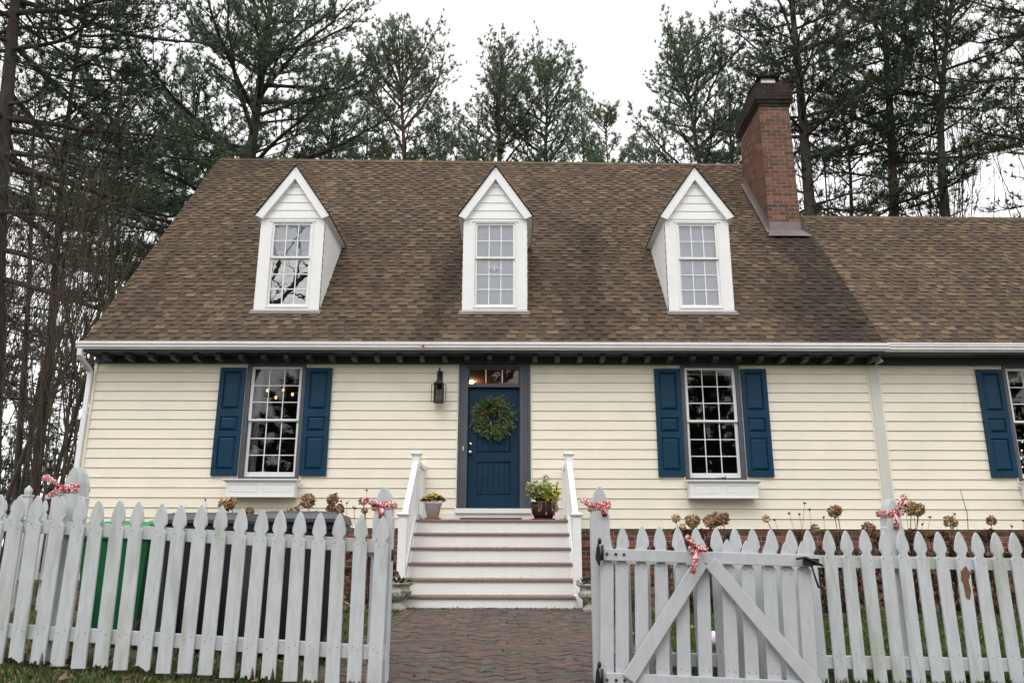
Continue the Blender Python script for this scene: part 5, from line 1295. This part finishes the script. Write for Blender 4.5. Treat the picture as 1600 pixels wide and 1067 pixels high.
def bare(px, Y, top, label, seed, m=BARE, name='bare_tree', group='bare trees', foot=None, loc=None, **k):
    q = at(px, top, Y) if loc is None else None
    x0 = q.x if loc is None else loc[0]; h = q.z if loc is None else loc[2]
    V, FA = bare_geo(seed, h, **k); t = thing(name, label, 'tree', (x0, Y, 0), group); link('trunk', np_mesh('trunk', V, FA, m, smooth=True), t)
BG = [(1312, 27, 190, 'thin bare tree right of the chimney, behind the crooked pine'), (1338, 31, 170, 'slim bare tree left of the tall straight pine over the wing'), (1418, 29, 180, 'bare sapling just right of the tall straight pine'), (1440, 33, 150, 'tall bare sapling midway between the two pines over the wing'), (1462, 30, 175, 'bare tree with upright twigs left of the crooked pine'), (1530, 28, 185, 'bare tree right of the crooked pine'), (1560, 32, 170, 'bare tree against the dark pine at the right edge')]
for i, (px, Y, tp_, lb) in enumerate(BG): bare(px, Y, tp_, lb, 60 + i, r0=.07, levels=3, spread=.5, n1=9, up=.45, start=.4, crook=.08, group='bare trees behind the wing')
BL = [(14, 19, 300, 'bare tree at the very left edge under the great pine'), (85, 22, 260, 'bare slender tree behind the olive stemmed shrub'), (190, 24, 300, 'bare slender tree right of the small pine, against the roof edge'), (48, 26, 330, 'bare tree between the great pine and the leaning pine'), (228, 27, 330, 'bare sapling closest to the roof edge'), (5, 33, 380, 'thin bare tree low at the left edge far back in the wood'), (68, 35, 400, 'thin far bare tree behind the forked stems left of the bare shrub'), (128, 31, 390, 'bare tree just left of the downspout behind the shrub')]
for i, (px, Y, tp_, lb) in enumerate(BL): bare(px, Y, tp_, lb, 80 + i, r0=.07, levels=3, spread=.6, n1=10, up=.4, start=.25, crook=.1, group='bare trees in the left wood')
# many-stemmed bare shrub at the corner of the house
def myrtle(px, Y, n, label, seed, tops):
    rng = random.Random(seed); t = thing('bare_shrub', label, 'shrub', (at(px, 750, Y).x, Y, 0), 'bare shrubs at the house corner')
    for k in range(n):
        tx, ty = tops[k % len(tops)]; q = at(tx + rng.uniform(-12, 12), ty + rng.uniform(-30, 30), Y + rng.uniform(-.8, .8)); b0 = Vector((at(px, 750, Y).x, Y, 0)); of = Vector((rng.uniform(-.45, .45), rng.uniform(-.4, .4), 0)); d = q - b0 - of
        V, FA = bare_geo(seed * 50 + k, d.z, .024 * rng.uniform(.7, 1.25), 2, .5, 6, .5, lean=(d.x / d.z, d.y / d.z), crook=.05, start=.4)
        o = link('stem', np_mesh('stem', V, FA, MYRT, smooth=True), t, of)
myrtle(98, 14.6, 11, 'many-stemmed bare shrub with olive brown branches left of the downspout', 3, [(60, 380), (85, 350), (105, 400), (120, 370), (140, 420), (155, 390), (40, 430), (170, 440)])
myrtle(46, 16.5, 6, 'second bare shrub further left with straighter stems behind the small fence', 4, [(20, 420), (50, 400), (70, 440), (95, 430), (5, 480)])
# far brush at the horizon, left
def brush():
    g = np.random.default_rng(77); lst = []
    for k in range(2600):
        x, y = g.uniform(-75, -8), g.uniform(42, 60); h = g.uniform(1.5, 9); p = np.array([x, y, -.3]); d = np.array([g.uniform(-.3, .3), 0, 1]); lst.append((np.stack([p, p + d * h * .5 + g.standard_normal(3) * .15, p + d * h + g.standard_normal(3) * .4]), np.array([.06, .045, .02])))
    V, FA = tubes_np(lst, 3); tag(link('distant_brush', np_mesh('distant_brush', V, FA, BARE)), kind='stuff')
brush()
# the wood across the road behind the viewer, seen only mirrored in the panes
def wood():
    Vs, Fs, N, T = [], [], [], []; o = 0; g = np.random.default_rng(4); var = [pine_geo(300 + i, 15, .25, .12, 3.8, 46, (0, 45), 'broad', tuft=.6, sub=1.6, nper=9, pal=DARK, wd=.11) for i in range(2)]
    for k in range(30):
        V, FA, NV, NT = var[k % 2]; s_ = np.array([g.uniform(.9, 1.3), 1, g.uniform(.8, .98)]); off = np.array([-38 + (k % 17) * 4.6 + (k // 17) * 2.3 + g.uniform(-1.5, 1.5), -27 - (k // 17) * 9 + g.uniform(-4, 4), 0])
        Vs.append(V * s_ + off); Fs.append(FA + o); o += len(V); N.append(NV * s_ + off); T.append(NT)
    w_ = link('wood_across_road', np_mesh('wood_across_road', np.concatenate(N), np.arange(sum(map(len, N))).reshape(-1, 3), NEED, np.concatenate(T))); tag(w_, kind='stuff')
    link('tree_trunks', np_mesh('tree_trunks', np.concatenate(Vs), np.concatenate(Fs), BARK, smooth=True), w_)['kind'] = 'stuff'
wood()
bare(0, -7, 0, 'big bare spreading oak standing behind the viewer, seen mirrored in the left dormer', 95, name='bare_oak', group=None, loc=(-12.0, -7, 13.5), r0=.42, levels=3, spread=.75, n1=6, up=.2, start=.4, crook=.12, sides=7, limbs=[([(-.2, 0, 9), (1.0, .1, 11.6), (1.6, 0, 12.4), (2.3, 0, 13.2), (3.4, 0, 13.5)], .2), ([(.9, .1, 11.5), (.8, .1, 12.8), (1.2, 0, 14), (2.2, 0, 15.6)], .09), ([(1.9, 0, 12.8), (2.1, 0, 14), (1.9, 0, 15.5)], .07), ([(1.6, 0, 12.4), (2.4, 0, 12.2), (3.0, 0, 11.5)], .05), ([(1.2, 0, 14), (.6, 0, 15), (.7, 0, 16)], .05)])
print('needle triangles', NTRI)
